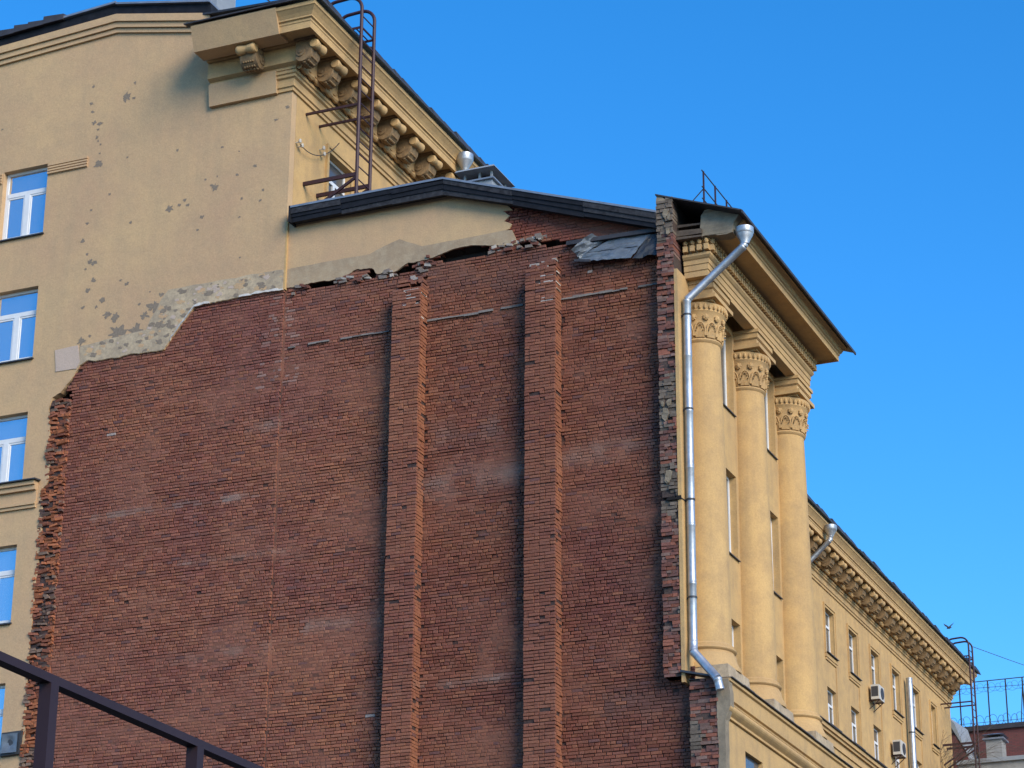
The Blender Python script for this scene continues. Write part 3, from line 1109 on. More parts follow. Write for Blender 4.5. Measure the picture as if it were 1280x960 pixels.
# --- render left on the upper gable
lowR = jag(EDGE_R, .04, .07, 5.0, False)
cupR = jag(CEM_R_UP, .012, .2, 6.0)
YP = -.035
b = MB()
b.slab([lowR + cupR[1:]], lambda u, v: (u, YP - .006, v), (0, .05, 0))
b.build('cement_band', MAT['cement'], wing, fix=False)
b = MB()
yel = [(-27.82, 27.31)] + [(x, z) for x, z in reversed(cupR[3:-1])] + jag(list(reversed(YEL_R)), .03, .06, 4.0, False) + [(-21.8, 28.1), (-23.44, 28.72), (-27.82, 28.72)]
b.slab([yel], lambda u, v: (u, YP, v), (0, .05, 0))
b.build('render_panel', MAT['gable'], wing, fix=False)

# --- torn brick edge on the left
b = MB()
z = 13.2
while z < 24.75:
    xl = -34.52 if z < 22.4 else -34.44
    xr = -33.86 + .08 * noise.noise((z * 1.3, 3, 0))
    x = xl + rnd.uniform(-.02, .06)
    while x < xr:
        L = rnd.choice((.1, .13, .2, .26)) * rnd.uniform(.8, 1.1)
        if rnd.random() < .9:
            t_ = rnd.uniform(-.22, .22)
            y = -.075 - .11 * max(0, .3 + noise.noise((x * 4, z * 2.2, 2))) - rnd.uniform(0, .04)
            q = noise.noise((x * 2, z * .9, 12)) + rnd.uniform(-.35, .35)
            cc = (.34, .125, .062) if q > .05 else (.25, .095, .06) if q > -.25 else (.19, .13, .10) if q > -.42 else (.12, .075, .065)
            k_ = rnd.uniform(.7, 1.25); cc = tuple(v * k_ for v in cc)
            h = CH * rnd.uniform(.6, .95)
            dz = math.sin(t_) * L
            X2 = min(x + L, xr + .03)
            b.hexa([(x, y + rnd.uniform(0, .04), z), (X2, y + rnd.uniform(0, .04), z + dz), (X2, .05, z), (x, .05, z), (x + .01, y, z + h), (X2 - .01, y + rnd.uniform(0, .03), z + dz + h), (X2, .05, z + h), (x, .05, z + h)], cc)
        x += L + rnd.uniform(.0, .02)
    z += CH
o = b.build('torn_brick_edge', MAT['brick'], wing, color=True)
o['kind'] = 'stuff'
b = MB(); b.box(-34.5, BX0 + .05, -.055, .2, 13, 24.8, (.07, .05, .046))
b.build('edge_core', MAT['mortar'], wing, color=True)

# --- torn wall ends on the right
YT = -.33


def torn_end(x0, x1, z0, z1, cement):
    core = MB(); core.box(x0 + .02, x1 - .01, YT + .05, .34, z0, z1, (.075, .056, .05))
    p = core.build('torn_wall_end', MAT['mortar'], wing, color=True)
    b = MB()
    z = z0
    while z < z1 - .03:
        x = x0 + rnd.uniform(-.008, .008)
        while x < x1 - .02:
            L = rnd.choice((.1, .12, .2, .25)) * rnd.uniform(.85, 1.1)
            c = noise.noise((x * 1.2, z * .8, 21)) * 1.4 + rnd.uniform(-.22, .22)
            if rnd.random() < .94:
                cc = (.165, .135, .11) if c > .45 - cement else rnd.choice(((.25, .10, .07), (.19, .085, .07), (.16, .085, .075), (.2, .13, .11)))
                k_ = rnd.uniform(.7, 1.2); cc = tuple(v * k_ for v in cc)
                y = YT + rnd.uniform(-.03, .03) + .05 * noise.noise((x * 3, z * 1.5, 4))
                h = CH * rnd.uniform(.72, .97)
                X2 = min(x + L, x1 + rnd.uniform(-.02, .012))
                b.hexa([(x, y + rnd.uniform(0, .02), z), (X2, y + rnd.uniform(0, .02), z), (X2, .3, z), (x, .3, z), (x, y, z + h), (X2, y + rnd.uniform(0, .015), z + h), (X2, .3, z + h), (x, .3, z + h)], cc)
            x += L + rnd.uniform(.002, .014)
        z += CH * rnd.uniform(.9, 1.1)
    q = b.build('broken_bricks', MAT['brick'], p, color=True)
    q['kind'] = 'stuff'
    # lumps of old mortar
    b = MB()
    for k in range(int((z1 - z0) * 4)):
        zc = rnd.uniform(z0 + .3, z1 - .4); xc = rnd.uniform(x0 + .05, x1 - .05)
        if noise.noise((xc * 1.2, zc * .8, 21)) * 1.4 < .4 - cement:
            continue
        pts = []
        rr = rnd.uniform(.04, .12)
        for t_ in range(12):
            a = 2 * math.pi * t_ / 12
            r_ = rr * (.75 + .5 * rnd.random())
            pts.append((min(max(xc + r_ * math.cos(a) * .8, x0 + .004), x1 - .004), zc + r_ * math.sin(a) * 1.5))
        b.slab([pts], lambda u, v: (u, YT - .03 + .03 * noise.noise((u * 9, v * 9, k)), v), (0, .06, 0))
    b.build('mortar_lumps', MAT['concrete'], p, fix=False)['kind'] = 'stuff'
    return p


torn_end(-17.99, -17.585, 19.95, 27.25, .18)
torn_end(-17.985, -17.585, 15.85, 19.83, .12)
torn_end(-17.41, -16.78, 12.9, 15.72, .02)
# dark scorched pocket between the two upper ends
b = MB()
b.box(-17.96, -17.6, -.2, .3, 19.8, 19.98)
for k in range(7):
    x = rnd.uniform(-17.95, -17.6)
    b.hexa([(x, -.36, 19.85), (x + .12, -.36, 19.84), (x + .12, -.1, 19.86), (x, -.1, 19.86), (x, -.34, 19.9), (x + .1, -.37, 19.93), (x + .1, -.1, 19.95), (x, -.1, 19.95)])
b.build('scorched_pocket', MAT['void'], wing)

# --- wing roof and its charcoal fascia
RP = [(-27.60, 28.80), (-23.44, 28.80), (-17.98, 26.90)]
b = MB()
for (xa, za), (xb, zb) in zip(RP[:-1], RP[1:]):
    b.hexa([(xa, -.28, za - .02), (xb, -.28, zb - .02), (xb, 8.1, zb - .02), (xa, 8.1, za - .02), (xa, -.28, za + .02), (xb, -.28, zb + .02), (xb, 8.1, zb + .02), (xa, 8.1, za + .02)])
b.build('roof', MAT['roof'], wing)
b = MB()
for (xa, za), (xb, zb) in zip(RP[:-1], RP[1:]):
    b.hexa([(xa, -.40, za + .0), (xb, -.40, zb + .0), (xb, .1, zb + .022), (xa, .1, za + .022), (xa, -.40, za + .055), (xb, -.40, zb + .055), (xb, .1, zb + .06), (xa, .1, za + .06)])
b.build('drip_edge', MAT['drip'], wing)
for (d0, d1, yy, sd) in ((-.13, -.01, -.37, 1), (-.25, -.11, -.335, 2), (-.36, -.23, -.30, 3)):
    for (xa, za), (xb, zb) in zip(RP[:-1], RP[1:]):
        n = 3
        for k in range(n):
            t0, t1 = k / n, (k + 1) / n
            e = [rnd.uniform(-.028, .028) for _ in range(4)]
            X0, X1 = xa + (xb - xa) * t0 + .004, xa + (xb - xa) * t1 - .004
            Z0, Z1 = za + (zb - za) * t0, za + (zb - za) * t1
            b = MB()
            b.hexa([(X0, yy, Z0 + d0 + e[0]), (X1, yy, Z1 + d0 + e[1]), (X1, yy + .05, Z1 + d0 + e[1]), (X0, yy + .05, Z0 + d0 + e[0]),
                    (X0, yy - .012, Z0 + d1 + e[2]), (X1, yy - .012, Z1 + d1 + e[3]), (X1, yy + .05, Z1 + d1 + e[3]), (X0, yy + .05, Z0 + d1 + e[2])])
            b.build('fascia_board', MAT['fascia' if rnd.random() < .6 else 'fascia_worn'], wing)
b = MB()
for (xa, za), (xb, zb) in zip(RP[:-1], RP[1:]):
    b.hexa([(xa, -.30, za - .31), (xb, -.30, zb - .31), (xb, .1, zb - .30), (xa, .1, za - .30), (xa, -.30, za - .03), (xb, -.30, zb - .03), (xb, .1, zb - .03), (xa, .1, za - .03)])
b.build('fascia_core', MAT['roof'], wing)
b = MB(); b.box(-27.645, -27.60, -.40, -.05, 28.42, 28.86)
b.build('fascia_end_plate', MAT['fascia'], wing)
# pale corner strip where the two blocks meet
b = MB(); b.box(XF - .01, XF + .035, YG - .005, 0.02, 26.75, 28.6)
b.build('corner_strip', MAT['facade'], wing)

# --- facade wall with tall window openings
CY = [1.01, 4.24, 7.47]
hol = []
for yc in (2.62, 5.855):
    for z0, z1 in ((23.2, 25.25), (19.58, 21.63), (16.2, 18.0)):
        hol.append((yc - .92, yc + .93, z0, z1))
b = MB()
b.slab([[(YT, 15.7), (8.15, 15.7), (8.15, 25.42), (YT, 25.42)]] + [[(a, c), (d, c), (d, e), (a, e)] for a, d, c, e in hol], lambda u, v: (XW, u, v), (-.085, 0, 0))
b.slab([[(YT + .4, 15.7), (8.15, 15.7), (8.15, 25.42), (YT + .4, 25.42)]] + [[(a, c), (d, c), (d, e), (a, e)] for a, d, c, e in hol], lambda u, v: (XW - .086, u, v), (-.14, 0, 0))
b.build('facade_wall', MAT['facade'], wing, fix=False)
b = MB(); b.box(-18.6, -17.75, 8.0, 8.149, 12, 27.0); b.box(-18.2, -17.8, .4, 8.0, 15, 26.2)
b.build('end_wall', MAT['facade'], wing)
for a, d, c, e in hol:
    f_ = MB()
    xb = XW - .17
    f_.box(xb - .05, xb, a, a + .07, c, e); f_.box(xb - .05, xb, d - .07, d, c, e); f_.box(xb - .05, xb, a + .07, d - .07, e - .07, e); f_.box(xb - .05, xb, a + .07, d - .07, c, c + .07)
    f_.box(xb - .05, xb + .01, (a + d) / 2 - .05, (a + d) / 2 + .05, c + .07, e - .07)
    wv = f_.build('window', MAT['white'], wing)
    p = MB(); p.box(xb - .035, xb - .025, a + .04, d - .04, c + .04, e - .04)
    p.build('pane', MAT['glass_dim'], wv)
    p = MB()
    p.hexa([(xb, a - .01, c - .01), (XW + .05, a - .01, c - .05), (XW + .05, d + .03, c - .05), (xb, d - .001, c - .01), (xb, a - .01, c + .01), (XW + .05, a - .01, c - .025), (XW + .05, d + .03, c - .025), (xb, d - .001, c + .01)])
    p.build('sill', MAT['tin_dark'], wv)

# --- columns
CX = -17.45


def column(yc):
    col = bpy.data.objects.new('column', None)
    COL.objects.link(col)
    col.parent = wing
    col.matrix_parent_inverse = wing.matrix_basis.inverted()
    b = MB()
    prof = []
    for i in range(25):
        t = i / 24
        prof.append((.555 - .085 * t ** 1.7, 16.78 + (23.93 - 16.78) * t))
    b.lathe(prof, (CX, yc, 0), 48)
    b.build('shaft', MAT['facade'], col, smooth=True)
    # base
    b = MB()
    P = [(.56, 16.80), (.60, 16.76), (.60, 16.71)]
    P += [(.60 + .055 * math.sin(math.pi * i / 6), 16.71 - .10 * i / 6) for i in range(7)]
    P += [(.60, 16.60), (.60, 16.57), (.64, 16.54), (.66, 16.42), (.70, 16.33), (.745, 16.24), (.745, 16.17), (.3, 16.17)]
    b.lathe(P, (CX, yc, 0), 48)
    b.build('base', MAT['trim'], col, smooth=True)
    b = MB()
    b.hexa([(XW, yc - .76, 15.72), (-16.70, yc - .76, 15.72), (-16.70, yc + .76, 15.72), (XW, yc + .76, 15.72),
            (XW, yc - .72, 16.19), (-16.74, yc - .72, 16.19), (-16.74, yc + .72, 16.19), (XW, yc + .72, 16.19)])
    b.build('plinth', MAT['cement_pale'], col)
    # capital bell, astragal, egg band
    b = MB()
    P = [(.47, 23.90), (.505, 23.93), (.52, 23.96), (.505, 23.99), (.485, 24.0), (.49, 24.05), (.50, 24.2), (.515, 24.4), (.55, 24.55), (.60, 24.63), (.615, 24.65), (.60, 24.67), (.60, 24.69), (.645, 24.80), (.65, 24.83), (.60, 24.85), (.2, 24.85)]
    b.lathe(P, (CX, yc, 0), 48)
    b.build('capital', MAT['trim'], col, smooth=True)
    b = MB()
    for k in range(22):
        a = -math.pi * .62 + math.pi * 1.24 * k / 21
        c_, s_ = math.cos(a), math.sin(a)
        b.ball((CX + .632 * c_, yc + .632 * s_, 24.745), .034, .034, .07, 6, 5)
    b.build('egg_band', MAT['trim'], col, smooth=True)
    # acanthus leaves and rosettes
    for k in range(7):
        a = -math.pi * .5 + math.pi * k / 6 - .18
        b = MB()
        # ribbed arched leaf standing against the bell
        for q in range(-3, 4):
            h = .36 - .018 * q * q
            pts, rs = [], []
            for i in range(8):
                t = i / 7
                aa = a + q * .062 * (1 - .25 * t)
                r = .50 + .045 * math.sin(t * math.pi * .5) + (.055 * (t - .75) * 4 if t > .75 else 0)
                zz = 24.02 + h * (t if t < .86 else .86 - (t - .86) * .6)
                pts.append((CX + r * math.cos(aa), yc + r * math.sin(aa), zz)); rs.append(.022 * (1 - .35 * t))
            b.tube(pts, .02, 5, rs=rs)
        # rim arch
        pts = []
        for i in range(13):
            t = math.pi * i / 12
            aa = a + .235 * math.cos(t)
            zz = 24.05 + .33 * math.sin(t) ** .7
            r = .535 + .02 * math.sin(t)
            pts.append((CX + r * math.cos(aa), yc + r * math.sin(aa), zz))
        b.tube(pts, .02, 6)
        b.build('acanthus_leaf', MAT['trim'], col, smooth=True)
        b = MB()
        a2 = a + math.pi / 12
        r = .565
        c0 = Vector((CX + r * math.cos(a2), yc + r * math.sin(a2), 24.50))
        b.ball(c0, .052, .052, .06, 8, 6)
        for i in range(7):
            t = 2 * math.pi * i / 7
            tang = Vector((-math.sin(a2), math.cos(a2), 0))
            b.ball(c0 + tang * .05 * math.cos(t) + Vector((0, 0, .055 * math.sin(t))), .03, .03, .03, 6, 4)
        b.build('rosette', MAT['trim'], col, smooth=True)
    # impost block stepping out under the architrave
    b = MB()
    for o_, e, za, zb in ((.56, .52, 24.855, 24.90), (.665, .64, 24.90, 25.0), (.60, .575, 25.0, 25.03), (.57, .545, 25.03, 25.15), (.59, .565, 25.15, 25.17), (.61, .585, 25.17, 25.30), (.645, .615, 25.30, 25.385)):
        b.box(XW - .05, XW + o_, yc - e, yc + e, za, zb - .0015)
    b.build('impost_block', MAT['trim'], col)
    return col


for yc in CY:
    column(yc)

# --- entablature over the columns
YN, YFAR = .22, 8.12


def ent_rings(prof, y0off=True, xs=XW - .02):
    r = []
    if y0off:
        r.append([(xs, YN - (o_ - .55), z) for o_, z in prof])
    r.append([(XW + o_, YN - (o_ - .55), z) for o_, z in prof])
    r.append([(XW + o_, YFAR + .7 * (o_ - .55), z) for o_, z in prof])
    r.append([(XW - .9, YFAR + .7 * (o_ - .55), z) for o_, z in prof])
    return r


def closed_prof(pr, back=.0):
    return pr


arc = [(-.03, 25.39), (.55, 25.39), (.55, 25.53), (.57, 25.54), (.57, 25.68), (.59, 25.69), (.59, 25.80), (.62, 25.82), (.66, 25.87), (.66, 25.93), (.60, 25.95), (-.03, 25.95)]


def ent(prof, name, mt):
    b = MB()
    rings = [[(XW - .02, YN - (max(o_, .0) - .55) if o_ > 0 else YN + .5, z) for o_, z in prof],
             [(XW + max(o_, .3), (YN - (o_ - .55)) if o_ > 0 else YN + .5, z) for o_, z in prof],
             [(XW + max(o_, .3), (YFAR + .7 * (o_ - .55)) if o_ > 0 else YFAR - .5, z) for o_, z in prof],
             [(XW - .9, (YFAR + .7 * (o_ - .55)) if o_ > 0 else YFAR - .5, z) for o_, z in prof]]
    b.sweep(rings, closed=True)
    return b.build(name, MAT[mt], wing)


ent(arc, 'architrave', 'trim')
ent([(-.03, 25.955), (.60, 25.955), (.60, 26.20), (.66, 26.23), (.66, 26.30), (-.03, 26.30)], 'dentil_band', 'trim')
# dentils and egg row
dn = MB()
y = YN - .08
while y < YFAR + .02:
    dn.box(XW + .58, XW + .73, y, y + .105, 25.97, 26.11)
    dn.ball((XW + .69, y + .0525, 26.20), .07, .055, .075, 6, 4)
    y += .17
x = XW + .02
while x < XW + .62:
    dn.box(x, x + .105, YN - .19, YN - .03, 25.97, 26.11)
    dn.ball((x + .0525, YN - .14, 26.20), .055, .07, .075, 6, 4)
    x += .17
dn.build('dentil_row', MAT['trim'], wing)['kind'] = 'stuff'
# corona, broken off at its near end
cp = [(.50, 26.32), (1.19, 26.32), (1.20, 26.26), (1.25, 26.26), (1.25, 26.40), (1.28, 26.42), (1.28, 26.46), (1.32, 26.48), (1.36, 26.55), (1.43, 26.60), (1.46, 26.61), (1.46, 26.67), (1.3, 26.78), (.50, 27.02)]
b = MB()
rr = [[(XW + o_, .0 + .05 * noise.noise((o_ * 7, z * 7, 2)) + .25, z) for o_, z in cp], [(XW + o_, YFAR + .55 * (o_ - .55), z) for o_, z in cp], [(XW - .9, YFAR + .55 * (o_ - .55), z) for o_, z in cp]]
b.sweep(rr, closed=True)
b.build('cornice', MAT['trim'], wing)
b = MB()
pts = jag([(-17.0, 26.27), (-16.4, 26.235), (-16.27, 26.25), (-16.24, 26.43), (-16.16, 26.55), (-16.08, 26.66), (-16.5, 26.90), (-16.92, 26.93), (-17.02, 26.8), (-17.0, 26.27)], .035, .07, 3.0, False)[:-1]
b.slab([pts], lambda u, v: (u, .0 + .05 * noise.noise((u * 5, v * 5, 0)), v), (0, .32, 0))
b.build('broken_cornice_end', MAT['concrete'], wing, fix=False)
# hollow behind: dark box, rotten beams
b = MB()
b.add([(-17.58, 1.3, 26.3), (-16.9, 1.3, 26.3), (-16.9, 1.3, 27.3), (-17.58, 1.3, 27.3), (-17.58, .0, 26.3), (-16.9, .0, 26.3), (-17.58, .0, 27.3), (-16.9, 0.25, 27.1)], [(0, 1, 2, 3), (0, 4, 5, 1), (0, 3, 6, 4)])
b.build('eave_hollow', MAT['void'], wing, fix=False)
for za, zb, y0 in ((26.60, 26.67, .0), (26.33, 26.48, -.1), (26.24, 26.31, -.12)):
    b = MB()
    b.hexa([(-17.62, y0, za), (-16.98, y0 + .03, za - .0), (-16.98, y0 + .16, za), (-17.62, y0 + .16, za), (-17.62, y0, zb), (-16.98, y0 + .03, zb - .03), (-16.98, y0 + .16, zb - .03), (-17.62, y0 + .16, zb)])
    b.build('exposed_beam', MAT['wood'], wing)
# roof sheet over the columns
b = MB()
xa, xb = -18.0, -15.93
za, zb = 27.36, 26.61
b.hexa([(xa, YT - .02, za), (xb, YT + .03, zb), (xb, 8.95, zb), (xa, 8.95, za), (xa, YT - .02, za + .035), (xb, YT + .03, zb + .035), (xb, 8.95, zb + .035), (xa, 8.95, za + .035)])
b.build('roof_sheet', MAT['roof'], wing)
b = MB()
b.bar((xb + .01, YT + .03, zb - .02), (xb + .01, 8.95, zb - .02), .03, .07)
b.build('eave_board', MAT['roof'], wing)
# remaining stub on top of the torn end
b = MB()
b.hexa([(-17.99, YT, 27.2), (-17.75, YT, 27.2), (-17.7, .2, 27.2), (-17.99, .2, 27.2), (-17.97, YT + .02, 27.37), (-17.9, YT + .02, 27.36), (-17.9, .2, 27.35), (-17.98, .2, 27.36)])
b.build('cement_stub', MAT['concrete'], wing)

# --- lower storey under the columns
XL = -16.65
lh = [(1.05 + 3.23 * k, 2.25 + 3.23 * k, 12.3, 14.42) for k in range(3)]
b = MB()
b.slab([[(YT + .02, 0), (8.9, 0), (8.9, 14.85), (YT + .02, 14.85)]] + [[(a, c), (d, c), (d, e), (a, e)] for a, d, c, e in lh], lambda u, v: (XL, u, v), (-.13, 0, 0))
b.box(-17.3, XL - .135, .35, 8.9, 0, 14.85)
b.build('lower_wall', MAT['facade'], wing, fix=False)
for a, d, c, e in lh:
    p = MB(); p.box(XL - .12, XL - .10, a, d, c, e)
    p.build('window', MAT['glass_dim'], wing)
b = MB()
pr = [(-.115, 14.86), (.0, 14.86), (.05, 14.87), (.05, 14.92), (.03, 14.93)] + [(.04 + .11 * math.sin(math.pi * i / 8), 14.94 + .26 * i / 8) for i in range(9)] + [(.05, 15.21), (.05, 15.25), (.10, 15.27), (.10, 15.62), (.15, 15.64), (.15, 15.70), (-.115, 15.712)]
b.sweep([[(XL + o_, y, z) for o_, z in pr] for y in (YT + .02, 8.9)], closed=True)
b.box(-17.5, XL - .118, .1, 8.9, 14.86, 15.73)
b.build('ledge_moulding', MAT['facade'], wing)
b = MB()
y = YT + .05
while y < 8.8:
    l = rnd.uniform(.7, 1.3)
    e = rnd.uniform(-.01, .012)
    b.hexa([(XL - .8, y, 15.75), (XL + .20, y, 15.715 + e), (XL + .20, y + l - .01, 15.715 + rnd.uniform(-.01, .012)), (XL - .8, y + l - .01, 15.75), (XL - .8, y, 15.765), (XL + .20, y, 15.735 + e), (XL + .20, y + l - .01, 15.735 + e), (XL - .8, y + l - .01, 15.765)])
    y += l
b.build('ledge_flashing', MAT['roof'], wing)
b = MB()
b.slab([jag([(-16.79, 12.5), (-16.64, 12.5), (-16.62, 14.8), (-16.5, 15.1), (-16.53, 15.68), (-16.78, 15.7), (-16.8, 15.0), (-16.79, 12.5)], .02, .12, 4.0)[:-1]], lambda u, v: (u, YT - .01, v), (0, .25, 0))
b.build('cement_edge', MAT['concrete'], wing, fix=False)
b = MB()
b.hexa([(-17.6, YT - .05, 15.92), (-16.75, YT - .12, 15.70), (-16.72, YT + .3, 15.70), (-17.6, YT + .3, 15.95), (-17.6, YT - .05, 15.97), (-16.75, YT - .12, 15.735), (-16.72, YT + .3, 15.735), (-17.6, YT + .3, 16.0)])
b.build('bent_flashing', MAT['tin_dark'], wing)

# crumpled tin sheets hung over the torn roof line
tn = thing('tin_sheet', 'crumpled pale grey tin sheets patched over the brick gable beside the torn end', 'metal sheet', (-19.1, -.1, 26.0))


def sheet(corners, nu, nv, amp, mt, name, seed, curl=0):
    a, b_, c, d = (Vector(p) for p in corners)
    vs, fs = [], []
    for j in range(nv + 1):
        for i in range(nu + 1):
            u, v = i / nu, j / nv
            p = a.lerp(b_, u).lerp(d.lerp(c, u), v)
            n_ = noise.noise((u * 4 + seed, v * 3, seed)) + .5 * noise.noise((u * 11, v * 9, seed))
            p = p + Vector((0, -amp * n_ - curl * (1 - u) ** 3, 0))
            if j in (0, nv) or i in (0, nu):
                p = p + Vector((0, 0, amp * .7 * noise.noise((u * 14, v * 14, seed + 3))))
            vs.append(p)
    for j in range(nv):
        for i in range(nu):
            q = j * (nu + 1) + i
            fs.append((q, q + 1, q + nu + 2, q + nu + 1))
    n = len(vs)
    vs += [p + Vector((0, .006, 0)) for p in vs]
    fs += [tuple(n + k for k in q[::-1]) for q in fs]
    m_ = MB(); m_.add(vs, fs)
    return m_.build(name, MAT[mt], tn, smooth=False, fix=False)


sheet([(-20.02, -.20, 26.09), (-18.66, -.24, 25.93), (-18.3, -.12, 26.42), (-19.9, -.10, 26.40)], 16, 8, .05, 'tin', 'lower_panel', 1)
sheet([(-19.75, -.16, 26.30), (-18.45, -.18, 26.22), (-18.2, -.10, 26.50), (-19.2, -.08, 26.60)], 14, 6, .035, 'tin', 'upper_panel', 2)
sheet([(-18.62, -.25, 25.90), (-17.98, -.25, 25.9), (-17.97, -.1, 26.5), (-18.28, -.12, 26.48)], 8, 8, .06, 'tin_dark', 'dark_panel', 3)
sheet([(-20.1, -.24, 26.35), (-19.95, -.2, 26.15), (-19.3, -.1, 26.6), (-19.65, -.12, 26.72)], 8, 6, .09, 'tin', 'curled_corner', 5, .12)
b = MB()
b.bar((-20.05, -.28, 26.08), (-19.65, -.30, 26.0), .05, .06)
b.bar((-20.3, -.12, 26.62), (-18.0, -.12, 26.57), .12, .10)
b.build('batten', MAT['roof'], tn)

# ================================================================== drainpipes
def pipe_run(th, pts, r, seclen=1.25):
    """pipe made of slip-jointed sections"""
    for a, b_ in zip(pts[:-1], pts[1:]):
        a, b_ = Vector(a), Vector(b_)
        L = (b_ - a).length
        n = max(1, round(L / seclen))
        for k in range(n):
            p, q = a.lerp(b_, k / n), a.lerp(b_, (k + 1) / n)
            m_ = MB()
            d = (q - p).normalized()
            ll = (q - p).length
            m_.tube([p, p + d * .01, p + d * .05, p + d * .06, q - d * .07, q - d * .05, q], r, 18, rs=[r * 1.0, r * 1.07, r * 1.07, r, r, r * 1.05, r])
            m_.build('pipe_section', MAT['zinc'], th, smooth=True)


dp = thing('drainpipe', 'long galvanised drainpipe beside the first column with funnel under the eave', 'drainpipe', (-17.38, -.1, 15.6), 'galvanised downpipes of the building')
pp = [(-16.02, .17, 26.05), (-16.06, .17, 25.93), (-17.36, -.10, 24.70), (-17.37, -.13, 16.62), (-17.34, -.22, 16.38), (-16.72, -.50, 15.66), (-16.66, -.50, 15.40)]
pipe_run(dp, pp, .092)
b = MB()
b.lathe([(.10, 25.98), (.10, 26.02), (.20, 26.24), (.21, 26.26), (.21, 26.38), (.195, 26.38), (.19, 26.2), (.08, 26.0)], (-16.02, .17, 0), 20)
b.build('hopper', MAT['zinc'], dp, smooth=True)
b = MB()
for zz in (24.3, 22.0, 19.85, 17.6):
    b.lathe([(.097, zz), (.104, zz), (.104, zz + .04), (.097, zz + .04)], (-17.365, -.105 - (24.7 - zz) * .0037, 0), 18)
    b.box(-17.5, -17.44, -.13, -.09, zz, zz + .04)
b.build('clamp', MAT['tin_dark'], dp)

dp2 = thing('drainpipe', 'short funnel and offset drainpipe under the far eave beside the third column', 'drainpipe', (-27.6, 44.3, 20), 'galvanised downpipes of the building')
pipe_run(dp2, [(-26.55, 43.2, 33.45), (-26.6, 43.2, 33.25), (-27.66, 43.0, 32.2), (-27.66, 43.0, 20.0)], .10)
b = MB(); b.lathe([(.10, 33.4), (.11, 33.44), (.24, 33.66), (.26, 33.70), (.26, 33.86), (.2, 33.86)], (-26.55, 43.2, 0), 18)
b.build('hopper', MAT['zinc'], dp2, smooth=True)
dp3 = thing('drainpipe', 'small galvanised funnel and pipe under the tall eave behind the dark fascia', 'drainpipe', (-26.55, 7.75, 28), 'galvanised downpipes of the building')
pipe_run(dp3, [(-26.6, 7.75, 33.5), (-26.62, 7.75, 32.5), (-27.66, 7.9, 31.3), (-27.66, 7.9, 28.9)], .10)
b = MB(); b.lathe([(.10, 33.42), (.11, 33.46), (.22, 33.66), (.24, 33.70), (.24, 33.88), (.2, 33.88)], (-26.6, 7.75, 0), 18)
b.build('hopper', MAT['zinc'], dp3, smooth=True)
dp4 = thing('drainpipe', 'straight galvanised drainpipe running down the far facade between the windows', 'drainpipe', (-27.6, 58.7, 20), 'galvanised downpipes of the building')
pipe_run(dp4, [(-27.6, 58.7, 31.55), (-27.6, 58.7, 20.0)], .14)
b = MB(); b.lathe([(.145, 29.0), (.155, 29.0), (.155, 29.06), (.145, 29.06)], (-27.6, 58.7, 0), 14)
b.build('clamp', MAT['tin_dark'], dp4)


# ================================================================== roof ladders
def ladder(y0, y1, label, zb, w_=.075):
    X = -26.33
    th = thing('roof_ladder', label, 'ladder', (X, (y0 + y1) / 2, zb), 'hooped ladders up to the tall roof')
    for y in (y0, y1):
        b = MB()
        pts = [(X, y, zb), (X, y, 34.75)]
        R_ = .38
        for i in range(1, 13):
            a = math.pi * .5 * i / 12
            pts.append((X - R_ + R_ * math.cos(a), y, 34.75 + R_ * math.sin(a)))
        pts.append((X - .75, y, 35.11))
        for i in range(1, 9):
            a = math.pi * .5 * i / 8
            pts.append((X - .75 - .32 * math.sin(a), y, 35.11 - .32 + .32 * math.cos(a)))
        pts.append((X - 1.07, y, 34.35))
        b.tube(pts, w_ * .62, 8)
        b.build('stringer', MAT['ladder'], th, smooth=True)
    z = zb + .15
    while z < 34.9:
        b = MB(); b.tube([(X, y0, z), (X, y1, z)], .017, 6)
        b.build('rung', MAT['ladder'], th)
        z += .36
    # landing of bars at eave height
    for k in range(5):
        b = MB(); b.tube([(X - .18 * k, y0, 34.22), (X - .18 * k, y1, 34.22)], .018, 6)
        b.build('landing_bar', MAT['ladder'], th)
    for y in (y0, y1):
        b = MB(); b.bar((X, y, 34.20), (X - .95, y, 34.20), .03, .06)
        b.build('landing_frame', MAT['ladder'], th)
        b = MB(); b.bar((XF - .02, y, 31.97), (X, y, 31.97), .05, .06)
        b.build('bracket', MAT['rust'], th)
        b = MB(); b.bar((XF - .02, y, 29.98), (X, y, 29.98), .06, .10)
        b.build('bracket', MAT['rust'], th)
        b = MB(); b.bar((XF - .02, y, 29.02), (X - .02, y, 29.90), .05, .07)
        b.build('brace', MAT['rust'], th)
    return th


ladder(.67, 1.40, 'dark brown hooped ladder standing off the near corner above the brick gable', 29.0)
ladder(65.41, 66.16, 'small dark hooped ladder at the far end of the yellow facade', 28.6, .07)

# cable with porcelain insulators on the near corner
cb_ = thing('wall_cable', 'thin sagging cable between two insulators on the yellow corner by the ladder', 'cable', (-27.8, .6, 30.8))
b = MB()
pts = []
A, B = Vector((-27.72, .18, 30.86)), Vector((-27.72, 2.3, 31.9))
for i in range(17):
    t = i / 16
    p = A.lerp(B, t); p.z -= .62 * 4 * t * (1 - t) * .55
    pts.append(p)
b.tube(pts, .012, 5)
b.build('strand', MAT['wire'], cb_)
for y, z in ((.18, 30.95), (.30, 30.88), (1.45, 31.35), (1.5, 31.2)):
    b = MB(); b.lathe([(.0, z + .06), (.035, z + .05), (.03, z + .02), (.05, z), (.03, z - .05), (.0, z - .055)], (-27.72, y, 0), 10)
    b.bar((-27.87, y, z - .02), (-27.72, y, z - .02), .02, .02)
    b.build('insulator', MAT['ac'], cb_)

